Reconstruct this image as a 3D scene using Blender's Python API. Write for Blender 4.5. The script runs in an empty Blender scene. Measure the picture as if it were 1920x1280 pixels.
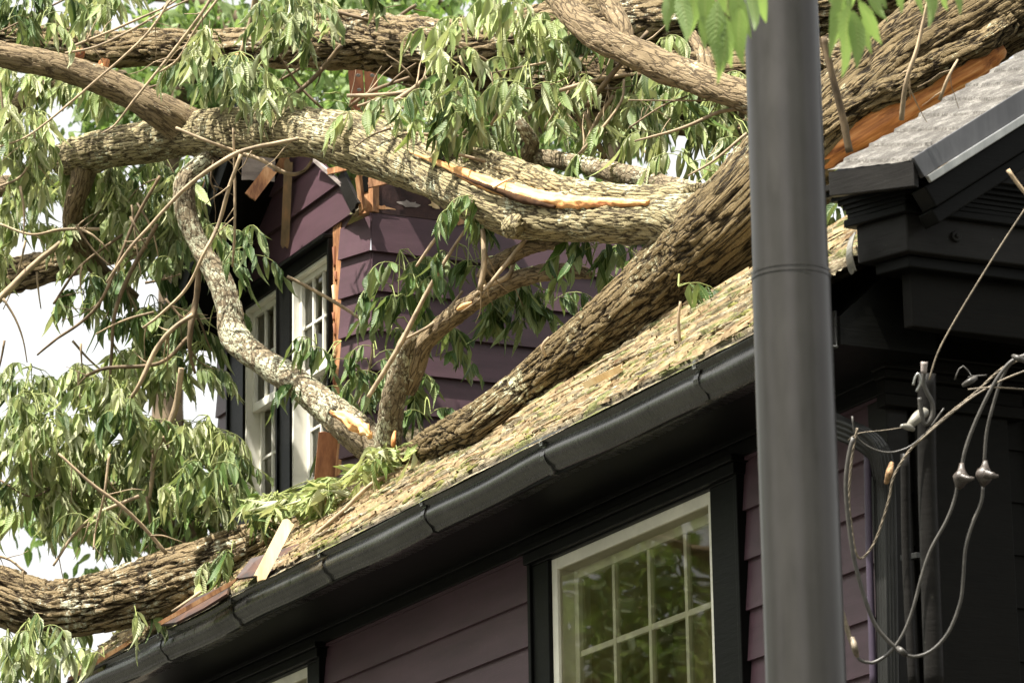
import bpy, math, random
import numpy as np
from mathutils import Vector, Matrix, noise
R_=random.Random(7); rng=np.random.default_rng(7)
sc=bpy.context.scene
# ------------------------------------------------------------------ camera
FOC,PHI,AZ,ROLL=6848.,.2647,.4470,.01634
FH=np.array([-math.cos(AZ),math.sin(AZ),0.]); R0=np.array([math.sin(AZ),math.cos(AZ),0.]); ZZ=np.array([0,0,1.])
FW=FH*math.cos(PHI)+ZZ*math.sin(PHI); U0=-FH*math.sin(PHI)+ZZ*math.cos(PHI)
UP=U0*math.cos(ROLL)+R0*math.sin(ROLL); RT=R0*math.cos(ROLL)-U0*math.sin(ROLL); CAM=np.array([0,0,1.6])
cd=bpy.data.cameras.new('camera'); cam=bpy.data.objects.new('camera',cd); sc.collection.objects.link(cam)
M=Matrix.Identity(4)
for i in range(3): M[i][0]=RT[i];M[i][1]=UP[i];M[i][2]=-FW[i];M[i][3]=CAM[i]
cam.matrix_world=M; cd.sensor_width=36; cd.lens=FOC/1920*36; cd.clip_start=.1; cd.clip_end=3000
cd.dof.use_dof=True; cd.dof.focus_distance=18.0; cd.dof.aperture_fstop=8
sc.camera=cam
# ------------------------------------------------------------------ sky, sun, exposure
SUN_EL,SUN_AZ=math.radians(66),math.radians(-14)     # azimuth from the facade's outward normal (-Y) towards +X
sdir=Vector((math.sin(-SUN_AZ)*math.cos(SUN_EL),-math.cos(SUN_AZ)*math.cos(SUN_EL),math.sin(SUN_EL)))
w=bpy.data.worlds.new('World'); sc.world=w; w.use_nodes=True; nt=w.node_tree; nt.nodes.clear()
sky=nt.nodes.new('ShaderNodeTexSky'); sky.sky_type='NISHITA'; sky.sun_disc=False
sky.sun_elevation=SUN_EL; sky.sun_rotation=math.atan2(sdir.x,sdir.y); sky.dust_density=4; sky.air_density=1.0; sky.ozone_density=.6
hs=nt.nodes.new('ShaderNodeHueSaturation'); hs.inputs['Saturation'].default_value=.12
bg=nt.nodes.new('ShaderNodeBackground'); bg.inputs[1].default_value=.11
wo=nt.nodes.new('ShaderNodeOutputWorld')
nt.links.new(sky.outputs[0],hs.inputs['Color']); tn=nt.nodes.new('ShaderNodeMix'); tn.data_type='RGBA'; tn.blend_type='MULTIPLY'; tn.inputs[0].default_value=1; tn.inputs[7].default_value=(1.,.99,.955,1); nt.links.new(hs.outputs[0],tn.inputs[6]); nt.links.new(tn.outputs[2],bg.inputs[0]); nt.links.new(bg.outputs[0],wo.inputs[0])
sl=bpy.data.lights.new('sun','SUN'); sl.energy=5.0; sl.angle=math.radians(.5); sl.color=(1,.95,.86)
so=bpy.data.objects.new('sun',sl); sc.collection.objects.link(so); so.rotation_euler=sdir.to_track_quat('Z','Y').to_euler()
sc.view_settings.view_transform='Standard'; sc.view_settings.look='None'; sc.view_settings.exposure=1.6; sc.view_settings.gamma=1
# ------------------------------------------------------------------ projection helpers (photo pixel -> point in the world)
def ray(x,y): return FW+RT*((x-960)/FOC)+UP*((640-y)/FOC)
def P(x,y,D): return CAM+ray(x,y)*D
def onp(x,y,p,n):
    d=ray(x,y); p=np.array(p,float); n=np.array(n,float); return CAM+d*(np.dot(p-CAM,n)/np.dot(d,n))
def onY(x,y,Y): return onp(x,y,(0,Y,0),(0,1,0))
def onX(x,y,X): return onp(x,y,(X,0,0),(1,0,0))
def dep(p): return float(np.dot(np.array(p)-CAM,FW))
ZG=5.395; YG=6.90; YW=7.45; YD=7.85; TH=math.radians(42)
RN=np.array([0,-math.sin(TH),math.cos(TH)]); RP=np.array([0,YG,ZG])
def onR(x,y,h=0.): return onp(x,y,RP+RN*h,RN)
def DR(x,y,off=0.): return dep(onR(x,y))-off
# ------------------------------------------------------------------ materials
def mat(name): 
    m=bpy.data.materials.new(name); m.use_nodes=True; return m,m.node_tree,m.node_tree.nodes['Principled BSDF']
def N(nt,t,**k):
    n=nt.nodes.new('ShaderNode'+t)
    for a,b in k.items():
        if a in n.inputs: n.inputs[a].default_value=b
        else: setattr(n,a,b)
    return n
def ramp(nt,fac,stops):
    r=nt.nodes.new('ShaderNodeValToRGB'); e=r.color_ramp.elements
    while len(e)<len(stops): e.new(.5)
    for i,(p,c) in enumerate(stops): e[i].position=p; e[i].color=(*c,1)
    nt.links.new(fac,r.inputs[0]); return r.outputs[0]
def mix(nt,f,a,b,t='MIX'):
    n=nt.nodes.new('ShaderNodeMix'); n.data_type='RGBA'; n.blend_type=t
    for s,v in ((0,f),(6,a),(7,b)):
        if hasattr(v,'links') : nt.links.new(v,n.inputs[s])
        elif s==0: n.inputs[0].default_value=v
        else: n.inputs[s].default_value=(*v,1)
    return n.outputs[2]
def maths(nt,op,a,b=None,c=None,clamp=False):
    n=nt.nodes.new('ShaderNodeMath'); n.operation=op; n.use_clamp=clamp
    for i,v in enumerate((a,b,c)):
        if v is None: continue
        if hasattr(v,'links'): nt.links.new(v,n.inputs[i])
        else: n.inputs[i].default_value=v
    return n.outputs[0]
def coords(nt,attr=None,scale=(1,1,1)):
    if attr:
        a=nt.nodes.new('ShaderNodeAttribute'); a.attribute_name=attr; o=a.outputs['Vector']
    else: o=nt.nodes.new('ShaderNodeTexCoord').outputs['Object']
    mp=nt.nodes.new('ShaderNodeMapping'); mp.inputs['Scale'].default_value=scale
    nt.links.new(o,mp.inputs[0]); return mp.outputs[0]
def noi(nt,vec,scale,detail=5,rough=.6,out=0):
    n=N(nt,'TexNoise',Scale=scale,Detail=detail,Roughness=rough); nt.links.new(vec,n.inputs['Vector']); return n.outputs[out]
def bump(nt,b,h,s,d):
    n=nt.nodes.new('ShaderNodeBump'); n.inputs['Strength'].default_value=s; n.inputs['Distance'].default_value=d
    nt.links.new(h,n.inputs['Height']); nt.links.new(n.outputs[0],b.inputs['Normal'])
def m_bark(name,scale,amp,light,mid,dark,lichen,lich_amt,zs=.13,furrow=.20,soft=.0):
    m,nt,b=mat(name); v=coords(nt,'bk',(1,1,zs))
    def distort(vec,sc_,am):
        nz=N(nt,'TexNoise',Scale=sc_,Detail=5.,Roughness=.6); nt.links.new(vec,nz.inputs['Vector'])
        sub=nt.nodes.new('ShaderNodeVectorMath'); sub.operation='SUBTRACT'; nt.links.new(nz.outputs['Color'],sub.inputs[0]); sub.inputs[1].default_value=(.5,.5,.5)
        mul=nt.nodes.new('ShaderNodeVectorMath'); mul.operation='SCALE'; nt.links.new(sub.outputs[0],mul.inputs[0]); mul.inputs['Scale'].default_value=am
        add=nt.nodes.new('ShaderNodeVectorMath'); nt.links.new(vec,add.inputs[0]); nt.links.new(mul.outputs[0],add.inputs[1]); return add.outputs[0]
    dv=distort(v,scale*.45,2.4/scale); dv=distort(dv,scale*2.2,.45/scale)
    vo=N(nt,'TexVoronoi',feature='DISTANCE_TO_EDGE',Scale=scale,Randomness=1.); nt.links.new(dv,vo.inputs['Vector'])
    v2=N(nt,'TexVoronoi',feature='DISTANCE_TO_EDGE',Scale=scale*2.3,Randomness=1.); nt.links.new(dv,v2.inputs['Vector'])
    md=noi(nt,coords(nt,'bk',(1,1,.4)),scale*1.1,4,.7); fine=noi(nt,coords(nt,'bk',(1,1,.45)),scale*5,7,.72)
    e1=maths(nt,'ADD',maths(nt,'MULTIPLY',vo.outputs['Distance'],1/furrow),maths(nt,'MULTIPLY',maths(nt,'SUBTRACT',md,.48),1.7),clamp=True)
    e2=maths(nt,'ADD',maths(nt,'MULTIPLY',v2.outputs['Distance'],1/furrow),maths(nt,'MULTIPLY',maths(nt,'SUBTRACT',fine,.40),2.2),clamp=True)
    grain=noi(nt,coords(nt,'bk',(1,1,.6)),scale*11,6,.8)
    h=maths(nt,'ADD',maths(nt,'ADD',maths(nt,'MULTIPLY',grain,.22),maths(nt,'POWER',e1,.7),maths(nt,'MULTIPLY',e2,.28)),maths(nt,'MULTIPLY',fine,.5))
    big=noi(nt,coords(nt,'bk'),4,3)
    c1=mix(nt,ramp(nt,maths(nt,'ADD',maths(nt,'MULTIPLY',fine,.5),maths(nt,'MULTIPLY',grain,.5)),[(.40,(0,0,0)),(.60,(1,1,1))]),mid,light); c1=mix(nt,ramp(nt,grain,[(.36,(1,1,1)),(.46,(0,0,0))]),c1,dark)
    c1=mix(nt,ramp(nt,big,[(.4,(0,0,0)),(.6,(.6,.6,.6))]),c1,mid)
    tone=maths(nt,'MULTIPLY',e1,maths(nt,'ADD',maths(nt,'MULTIPLY',e2,.5),.5))
    col=mix(nt,ramp(nt,tone,[(.08,(soft,)*3),(.62,(1,1,1))]),dark,c1)
    ln=noi(nt,coords(nt,'bk'),26,6,.8); lb=noi(nt,coords(nt,'bk'),3,2)
    lm=ramp(nt,maths(nt,'ADD',ln,maths(nt,'MULTIPLY',lb,.6)),[(1.02-lich_amt,(0,0,0)),(1.10-lich_amt,(1,1,1))])
    lm=mix(nt,1.,lm,ramp(nt,e1,[(.2,(0,0,0)),(.5,(1,1,1))]),'MULTIPLY')
    col=mix(nt,lm,col,lichen)
    nt.links.new(col,b.inputs['Base Color']); b.inputs['Roughness'].default_value=.85; b.inputs['Specular IOR Level'].default_value=.2
    dn=nt.nodes.new('ShaderNodeDisplacement'); dn.inputs['Scale'].default_value=amp; dn.inputs['Midlevel'].default_value=.9
    nt.links.new(h,dn.inputs['Height']); nt.links.new(dn.outputs[0],nt.nodes['Material Output'].inputs['Displacement'])
    m.displacement_method='BOTH'; return m
BARK=m_bark('trunk_bark',30,.028,(.34,.26,.15),(.19,.14,.075),(.030,.020,.011),(.50,.50,.38),.14)
MOSSB=m_bark('mossy_trunk_bark',38,.018,(.26,.195,.105),(.12,.088,.042),(.014,.009,.004),(.46,.45,.30),.10,zs=.12)
LIMB=m_bark('limb_bark',52,.009,(.41,.355,.20),(.24,.195,.105),(.06,.045,.026),(.48,.50,.36),.15,zs=.10)
LICH=m_bark('lichen_bark',40,.006,(.27,.22,.14),(.15,.115,.07),(.045,.033,.02),(.44,.44,.31),.20,zs=.4,furrow=.14,soft=.15)
SMO=m_bark('smooth_bark',40,.007,(.29,.22,.13),(.17,.125,.07),(.06,.042,.025),(.42,.41,.30),.10,zs=.2,furrow=.16,soft=.12)
def m_simple(name,col,rough=.6,spec=.4,var=.15,sc_=6,bumpd=0,metal=0,attr=None,scale=(1,1,1),col2=None):
    m,nt,b=mat(name); v=coords(nt,attr,scale); f=noi(nt,v,sc_,6,.65)
    c2=col2 or tuple(c*(1-var*2) for c in col); c1=tuple(min(1,c*(1+var)) for c in col)
    c=ramp(nt,f,[(.35,c2),(.65,c1)]); nt.links.new(c,b.inputs['Base Color'])
    b.inputs['Specular IOR Level'].default_value=spec; b.inputs['Metallic'].default_value=metal
    rr=maths(nt,'ADD',maths(nt,'MULTIPLY',f,.3),rough-.15); nt.links.new(rr,b.inputs['Roughness'])
    if bumpd: bump(nt,b,noi(nt,v,sc_*5,5,.7),.6,bumpd)
    return m
TWIG=m_simple('twig_bark',(.36,.27,.17),.75,.3,.3,14,.002,attr='bk',scale=(1,1,.5))
TWIGD=m_simple('dark_twig_bark',(.17,.12,.07),.8,.3,.3,14,.002,attr='bk',scale=(1,1,.5))
RACH=m_simple('leaf_stalk',(.22,.25,.08),.6,.3,.2)
def m_wood(name,a,b_,c,sc_=30,zs=.06,attr='bk'):
    m,nt,b=mat(name); v=coords(nt,attr,(1,1,zs)); f=noi(nt,v,sc_,6,.6); g=noi(nt,coords(nt,attr,(1,1,.3)),4,3)
    cc=ramp(nt,maths(nt,'ADD',maths(nt,'MULTIPLY',f,.6),maths(nt,'MULTIPLY',g,.4)),[(.38,a),(.5,b_),(.62,c)])
    nt.links.new(cc,b.inputs['Base Color']); b.inputs['Roughness'].default_value=.65; bump(nt,b,f,.9,.008); return m
WOOD=m_wood('torn_orange_wood',(.16,.045,.010),(.55,.21,.055),(.80,.47,.20),40)
WOODP=m_wood('pale_split_wood',(.34,.12,.035),(.66,.32,.11),(.84,.58,.30),30)
def m_box(name,a,b_,c,vec=(1,1,1),sc_=8,rough=.65,bd=.003):
    m,nt,b=mat(name); v=coords(nt,None,vec); f=noi(nt,v,sc_,6,.65); nt.links.new(ramp(nt,f,[(.35,a),(.5,b_),(.68,c)]),b.inputs['Base Color'])
    b.inputs['Roughness'].default_value=rough; bump(nt,b,f,.6,bd); return m
LUMR=m_box('red_brown_lumber',(.15,.05,.022),(.27,.10,.042),(.38,.16,.075),(1,1,.2),14)
LUMY=m_box('pale_new_lumber',(.60,.42,.20),(.78,.60,.34),(.86,.72,.46),(1,1,.2),14)
LUMG=m_box('weathered_grey_lumber',(.16,.13,.12),(.27,.23,.21),(.36,.31,.28),(.3,.3,1),20)
PLY=m_box('shaded_brown_plywood',(.010,.005,.004),(.035,.013,.007),(.07,.028,.012),(1,1,1),9)  # brown darkened to stand for the shade on a downward face
ORW=m_box('raw_orange_sheathing',(.15,.06,.025),(.36,.17,.07),(.52,.31,.16),(1,1,.25),18)
def m_siding():
    m,nt,b=mat('plum_siding_paint'); v=coords(nt,None,(.5,.5,3)); f=noi(nt,v,4,6,.6); g=noi(nt,coords(nt,None,(.4,.4,6)),30,4,.7)
    c=ramp(nt,f,[(.3,(.054,.028,.036)),(.7,(.088,.047,.060))])
    dr=noi(nt,coords(nt,None,(9,9,.5)),3,5,.7); c=mix(nt,ramp(nt,dr,[(.45,(0,0,0)),(.75,(.45,.45,.45))]),c,(.055,.036,.034)); sp=ramp(nt,noi(nt,coords(nt),60,3,.8),[(.70,(0,0,0)),(.74,(1,1,1))]); c=mix(nt,sp,c,(.20,.12,.13))
    nt.links.new(c,b.inputs['Base Color']); b.inputs['Roughness'].default_value=.48; b.inputs['Specular IOR Level'].default_value=.4; bump(nt,b,g,.35,.002); return m
PLUM=m_siding()
def m_blackpaint(name,base,rough,wear):
    m,nt,b=mat(name); v=coords(nt,None,(.6,.6,2)); f=noi(nt,v,7,6,.7)
    s=noi(nt,coords(nt),40,5,.8); c=ramp(nt,f,[(.3,tuple(x*.7 for x in base)),(.7,tuple(x*1.3 for x in base))])
    wm=ramp(nt,s,[(.72-wear,(0,0,0)),(.76-wear,(1,1,1))]); c=mix(nt,wm,c,(.05,.048,.04))
    nt.links.new(c,b.inputs['Base Color']); b.inputs['Roughness'].default_value=rough; b.inputs['Specular IOR Level'].default_value=.10; bump(nt,b,noi(nt,coords(nt,None,(.3,.3,3)),25,5,.7),.5,.003); return m
BLK=m_blackpaint('black_trim_paint',(.0035,.0035,.003),.42,.02)
BLKW=m_blackpaint('worn_black_paint',(.014,.013,.012),.40,.08)
DWALL=m_blackpaint('dark_wall_paint',(.004,.0035,.0025),.55,.0)
CREAM=m_simple('cream_window_paint',(.80,.77,.64),.45,.4,.06,5)
WHITE=m_simple('white_window_paint',(.80,.78,.69),.45,.4,.06,5)
def m_metal(name,col,rough,metal,streak=(1,1,.05),grime=None,bs=.1,lo=.72,hi=1.2):
    m,nt,b=mat(name); v=coords(nt,None,streak); f=noi(nt,v,14,6,.65); g=noi(nt,coords(nt),3,4)
    c=ramp(nt,maths(nt,'ADD',maths(nt,'MULTIPLY',f,.5),maths(nt,'MULTIPLY',g,.5)),[(.38,tuple(x*lo for x in col)),(.62,tuple(x*hi for x in col))])
    if grime: c=mix(nt,ramp(nt,noi(nt,v,30,4,.8),[(.58,(0,0,0)),(.72,(.7,.7,.7))]),c,grime)
    nt.links.new(c,b.inputs['Base Color']); b.inputs['Metallic'].default_value=metal
    nt.links.new(maths(nt,'ADD',maths(nt,'MULTIPLY',f,.25),rough-.12),b.inputs['Roughness']); bump(nt,b,g,bs,.01); return m
POLE=m_metal('bronzed_pole_metal',(.060,.056,.052),.34,.75,(1,1,.3),None,.02,.88,1.1)
GUT=m_metal('black_gutter_metal',(.10,.098,.092),.27,.8,(14,1,.8),(.12,.12,.055))
STEEL=m_metal('galvanised_clip',(.35,.35,.33),.35,.9)
DSP=m_metal('dark_downspout_metal',(.03,.03,.028),.35,.5)
CONDP=m_metal('purple_painted_conduit',(.06,.045,.07),.35,.1)
CABLE=m_simple('grey_cable_sheath',(.06,.055,.048),.5,.5,.2,20)
CABL2=m_simple('weathered_light_cable',(.19,.155,.11),.6,.4,.25,40,.001)
CONN=m_simple('taped_cable_connector',(.06,.048,.04),.35,.6,.3,40,.003)
PORC=m_simple('white_porcelain',(.20,.19,.16),.3,.6,.1,10)
def m_glass():
    m=bpy.data.materials.new('window_glass'); m.use_nodes=True; nt=m.node_tree; nt.nodes.clear()
    o=nt.nodes.new('ShaderNodeOutputMaterial'); t=N(nt,'BsdfTransparent'); t.inputs[0].default_value=(.86,.86,.78,1)
    g=N(nt,'BsdfGlossy',Roughness=.015); g.inputs[0].default_value=(.9,.9,.85,1)
    fr=N(nt,'Fresnel',IOR=1.45); mx=nt.nodes.new('ShaderNodeMixShader')
    v=coords(nt); n=nt.nodes.new('ShaderNodeBump'); n.inputs['Strength'].default_value=.10; n.inputs['Distance'].default_value=.01
    nt.links.new(noi(nt,v,2,1),n.inputs['Height']); nt.links.new(n.outputs[0],g.inputs['Normal'])
    nt.links.new(fr.outputs[0],mx.inputs[0]); nt.links.new(t.outputs[0],mx.inputs[1]); nt.links.new(g.outputs[0],mx.inputs[2]); nt.links.new(mx.outputs[0],o.inputs[0]); return m
GLASS=m_glass()
INT=m_simple('dim_interior_wall',(.55,.46,.30),.8,.1,.3,2)
def m_leaf(name,top1,top2,under,trans=.35):
    m=bpy.data.materials.new(name); m.use_nodes=True; nt=m.node_tree; b=nt.nodes['Principled BSDF']; o=nt.nodes['Material Output']
    at=nt.nodes.new('ShaderNodeAttribute'); at.attribute_name='rnd'; ge=nt.nodes.new('ShaderNodeNewGeometry')
    lf=nt.nodes.new('ShaderNodeAttribute'); lf.attribute_name='luv'
    sx=nt.nodes.new('ShaderNodeSeparateXYZ'); nt.links.new(lf.outputs['Vector'],sx.inputs[0])
    c=mix(nt,at.outputs['Fac'],top1,top2); un=mix(nt,at.outputs['Fac'],tuple(x*.8 for x in under),under)
    c=mix(nt,ge.outputs['Backfacing'],c,un)
    vein=maths(nt,'LESS_THAN',maths(nt,'ABSOLUTE',sx.outputs[0]),.07); c=mix(nt,maths(nt,'MULTIPLY',vein,.45),c,(.42,.46,.22))
    wv=maths(nt,'SINE',maths(nt,'MULTIPLY',maths(nt,'SUBTRACT',sx.outputs[1],maths(nt,'MULTIPLY',maths(nt,'ABSOLUTE',sx.outputs[0]),.12)),85.))
    bn=nt.nodes.new('ShaderNodeBump'); bn.inputs['Strength'].default_value=.5; bn.inputs['Distance'].default_value=.002; nt.links.new(wv,bn.inputs['Height'])
    nt.links.new(bn.outputs[0],b.inputs['Normal'])
    tc=noi(nt,coords(nt),25,4); c=mix(nt,.5,c,mix(nt,ramp(nt,tc,[(.3,(.6,.6,.6)),(.7,(1,1,1))]),(0,0,0),c),'MULTIPLY') if False else c
    nt.links.new(c,b.inputs['Base Color']); b.inputs['Roughness'].default_value=.45; b.inputs['Specular IOR Level'].default_value=.28
    t=nt.nodes.new('ShaderNodeBsdfTranslucent'); nt.links.new(mix(nt,1.,c,(.95,1.,.6),'MULTIPLY'),t.inputs[0])
    mx=nt.nodes.new('ShaderNodeMixShader'); mx.inputs[0].default_value=trans
    nt.links.new(b.outputs[0],mx.inputs[1]); nt.links.new(t.outputs[0],mx.inputs[2]); nt.links.new(mx.outputs[0],o.inputs['Surface']); return m
LEAF=m_leaf('wilted_leaf',(.05,.09,.028),(.25,.32,.11),(.48,.52,.31),.27)
LEAF2=m_leaf('pale_wilted_leaf',(.13,.19,.05),(.36,.42,.17),(.58,.60,.36),.28)
LEAFD=m_leaf('green_leaf',(.030,.065,.014),(.09,.15,.035),(.24,.30,.13),.22)
LEAFB=m_leaf('fresh_bright_leaf',(.09,.20,.03),(.20,.34,.06),(.30,.42,.16),.5)
LEAFF=m_leaf('far_leaf',(.07,.13,.03),(.16,.25,.07),(.25,.34,.14),.45)
def m_roof():
    m,nt,b=mat('mossy_shingle'); v=coords(nt); at=nt.nodes.new('ShaderNodeAttribute'); at.attribute_name='crs_shade'
    f=noi(nt,v,30,6,.75); g=noi(nt,coords(nt,None,(1,1,1)),5,4); st=noi(nt,coords(nt,None,(.10,1.3,1.3)),48,5,.7)
    c=ramp(nt,st,[(.36,(.04,.03,.016)),(.47,(.18,.14,.08)),(.64,(.44,.385,.26))])
    c=mix(nt,ramp(nt,f,[(.55,(0,0,0)),(.75,(.7,.7,.7))]),c,(.24,.13,.065))
    ms=ramp(nt,maths(nt,'ADD',maths(nt,'MULTIPLY',g,.8),maths(nt,'MULTIPLY',f,.35)),[(.56,(0,0,0)),(.66,(1,1,1))])
    c=mix(nt,ms,c,mix(nt,f,(.07,.08,.015),(.22,.225,.07)))
    c=mix(nt,maths(nt,'MULTIPLY',at.outputs['Fac'],.95),c,(.045,.035,.02))  # shadow gap under each shingle course painted dark
    nt.links.new(c,b.inputs['Base Color']); b.inputs['Roughness'].default_value=.9; bump(nt,b,maths(nt,'ADD',st,f),1.,.02); return m
ROOF=m_roof()
MOSS=m_simple('green_moss',(.17,.165,.05),.95,.1,.4,40,.01)
def m_rroof():
    m,nt,b=mat('worn_shingle_glare'); v=coords(nt); f=noi(nt,coords(nt,None,(2.2,.6,2.2)),9,6,.75); g=noi(nt,v,110,4,.8)
    c=ramp(nt,maths(nt,'ADD',maths(nt,'MULTIPLY',f,.6),maths(nt,'MULTIPLY',g,.4)),[(.34,(.05,.043,.038)),(.50,(.13,.118,.10)),(.64,(.42,.40,.36))])  # lightest tone paints the whitish glare on the worn shingles
    nt.links.new(c,b.inputs['Base Color']); b.inputs['Roughness'].default_value=.55; bump(nt,b,maths(nt,'ADD',f,g),1.,.02); return m
RROOF=m_rroof()
NGROUND=m_simple('neutral_bounce_ground',(.055,.055,.045),.9,.1,.3,3)  # unseen ground, kept dull grey to steer its bounce light
ROAD=m_simple('asphalt',(.07,.066,.064),.85,.2,.2,8)
# ------------------------------------------------------------------ object helpers
col=sc.collection
def setp(o,label=None,cat=None,group=None,kind=None):
    if label: o['label']=label
    if cat: o['category']=cat
    if group: o['group']=group
    if kind: o['kind']=kind
    return o
def empty(name,loc,label=None,cat=None,group=None,kind=None):
    o=bpy.data.objects.new(name,None); col.objects.link(o); o.location=Vector(loc); return setp(o,label,cat,group,kind)
def link(o,parent):
    col.objects.link(o)
    if parent is not None:
        o.parent=parent; off=Vector((0,0,0)); q=parent
        while q is not None: off+=Vector(q.location); q=q.parent
        o.location=-off
def meshobj(name,verts,faces,m,parent=None,smooth=False,attrs=None,mats=None,mi=None):
    me=bpy.data.meshes.new(name); me.from_pydata([tuple(v) for v in verts],[],[tuple(f) for f in faces])
    for x in (mats or [m]): me.materials.append(x)
    if mi is not None: me.polygons.foreach_set('material_index',mi)
    if smooth: me.polygons.foreach_set('use_smooth',[True]*len(me.polygons))
    if attrs:
        for k,(t,arr) in attrs.items():
            a=me.attributes.new(k,t,'POINT'); a.data.foreach_set('vector' if t=='FLOAT_VECTOR' else 'value',np.asarray(arr,np.float32).ravel())
    me.update(); o=bpy.data.objects.new(name,me); link(o,parent); return o
class MB:
    def __init__(s): s.v=[];s.f=[]
    def poly(s,pts,flip=False):
        k=len(s.v); s.v+= [tuple(p) for p in pts]; i=list(range(k,k+len(pts))); s.f.append(i[::-1] if flip else i)
    def box(s,o,a,b,c):      # origin corner + 3 edge vectors
        o,a,b,c=[np.array(t,float) for t in (o,a,b,c)]; k=len(s.v)
        for z in (0,1):
            for p in (o,o+a,o+a+b,o+b): s.v.append(tuple(p+c*z))
        fs=[(0,3,2,1),(4,5,6,7),(0,1,5,4),(1,2,6,5),(2,3,7,6),(3,0,4,7)]
        if np.dot(np.cross(a,b),c)<0: fs=[f[::-1] for f in fs]
        s.f+= [tuple(k+i for i in f) for f in fs]
    def prism(s,prof,a,b):   # closed profile of points (3D) extruded by a->b offsets
        k=len(s.v); n=len(prof)
        for off in (a,b): s.v+= [tuple(np.array(p)+np.array(off)) for p in prof]
        for i in range(n): j=(i+1)%n; s.f.append((k+i,k+j,k+n+j,k+n+i))
        s.f.append(tuple(k+i for i in range(n))[::-1]); s.f.append(tuple(k+n+i for i in range(n)))
    def build(s,name,m,parent=None,bev=0,smooth=False):
        o=meshobj(name,s.v,s.f,m,parent,smooth)
        if bev:
            b=o.modifiers.new('bevel','BEVEL'); b.width=bev; b.segments=2; b.limit_method='ANGLE'
        return o
def catmull(pts,step):
    pts=[np.array(p,float) for p in pts]; out=[]
    q=[2*pts[0]-pts[1]]+pts+[2*pts[-1]-pts[-2]]
    for i in range(1,len(q)-2):
        a,b,c,d=q[i-1],q[i],q[i+1],q[i+2]; L=np.linalg.norm((c-b)[:3]); n=max(1,int(L/step))
        for k in range(n):
            t=k/n; out.append(.5*((2*b)+(c-a)*t+(2*a-5*b+4*c-d)*t*t+(3*b-a-3*c+d)*t**3))
    out.append(pts[-1]); return np.array(out)
def tube_geo(pts,rad,na=12,step=.03,lump=0.,seed=0,cap=True,flat=1.):
    q=catmull([np.append(p,r) for p,r in zip(pts,rad)],step); P3=q[:,:3]; Rr=np.maximum(q[:,3],.0006); n=len(q)
    T=np.gradient(P3,axis=0); T/=np.linalg.norm(T,axis=1)[:,None]+1e-9
    a=np.cross(T[0],[0,0,1.]); 
    if np.linalg.norm(a)<1e-3: a=np.array([1.,0,0])
    a/=np.linalg.norm(a); A=[]
    for i in range(n):
        a=a-T[i]*np.dot(a,T[i]); a/=np.linalg.norm(a); A.append(a)
    A=np.array(A); B=np.cross(T,A); s=np.concatenate([[0],np.cumsum(np.linalg.norm(np.diff(P3,axis=0),axis=1))])
    th=np.linspace(0,2*math.pi,na,endpoint=False); ct,st=np.cos(th),np.sin(th)
    rr=np.repeat(Rr[:,None],na,1)
    if lump:
        for i in range(n):
            for j in range(na):
                r0=Rr[i]; rr[i,j]*=1+lump*noise.noise(Vector((ct[j]*1.2+seed*7.1,st[j]*1.2,s[i]/(r0*3+.02))))+lump*.5*noise.noise(Vector((ct[j]*3,st[j]*3+seed,s[i]/(r0*1.2+.01))))
    V=P3[:,None,:]+A[:,None,:]*(rr*ct)[:,:,None]+B[:,None,:]*(rr*st*flat)[:,:,None]
    bk=np.stack([rr*ct+seed*.37,rr*st,np.repeat(s[:,None],na,1)+seed*1.3],2)
    V=V.reshape(-1,3); bk=bk.reshape(-1,3)
    F=[(i*na+j,i*na+(j+1)%na,(i+1)*na+(j+1)%na,(i+1)*na+j) for i in range(n-1) for j in range(na)]
    if cap:
        k=len(V); V=np.vstack([V,P3[0],P3[-1]]); bk=np.vstack([bk,[seed*.37,0,seed*1.3],[seed*.37,0,s[-1]+seed*1.3]])
        F+=[(k,(j+1)%na,j) for j in range(na)]+[(k+1,(n-1)*na+j,(n-1)*na+(j+1)%na) for j in range(na)]
    return V,F,bk
def join(geos):
    V=[];F=[];B=[];k=0
    for v,f,b in geos: V.append(v);B.append(b);F+=[tuple(i+k for i in t) for t in f];k+=len(v)
    return np.vstack(V),F,np.vstack(B)
def gobj(name,g,m,parent=None): return meshobj(name,g[0],g[1],m,parent,True,{'bk':('FLOAT_VECTOR',g[2])})
def pxpath(L): # (x,y,rpx,D)
    return [P(x,y,D) for x,y,r,D in L],[r*D/FOC for x,y,r,D in L]
def limb(name,L,m,parent,na=48,step=.025,lump=.12,seed=None):
    seed=R_.random()*20 if seed is None else seed
    p,r=pxpath(L); return gobj(name,tube_geo(p,r,na,step,lump,seed),m,parent)
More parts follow.
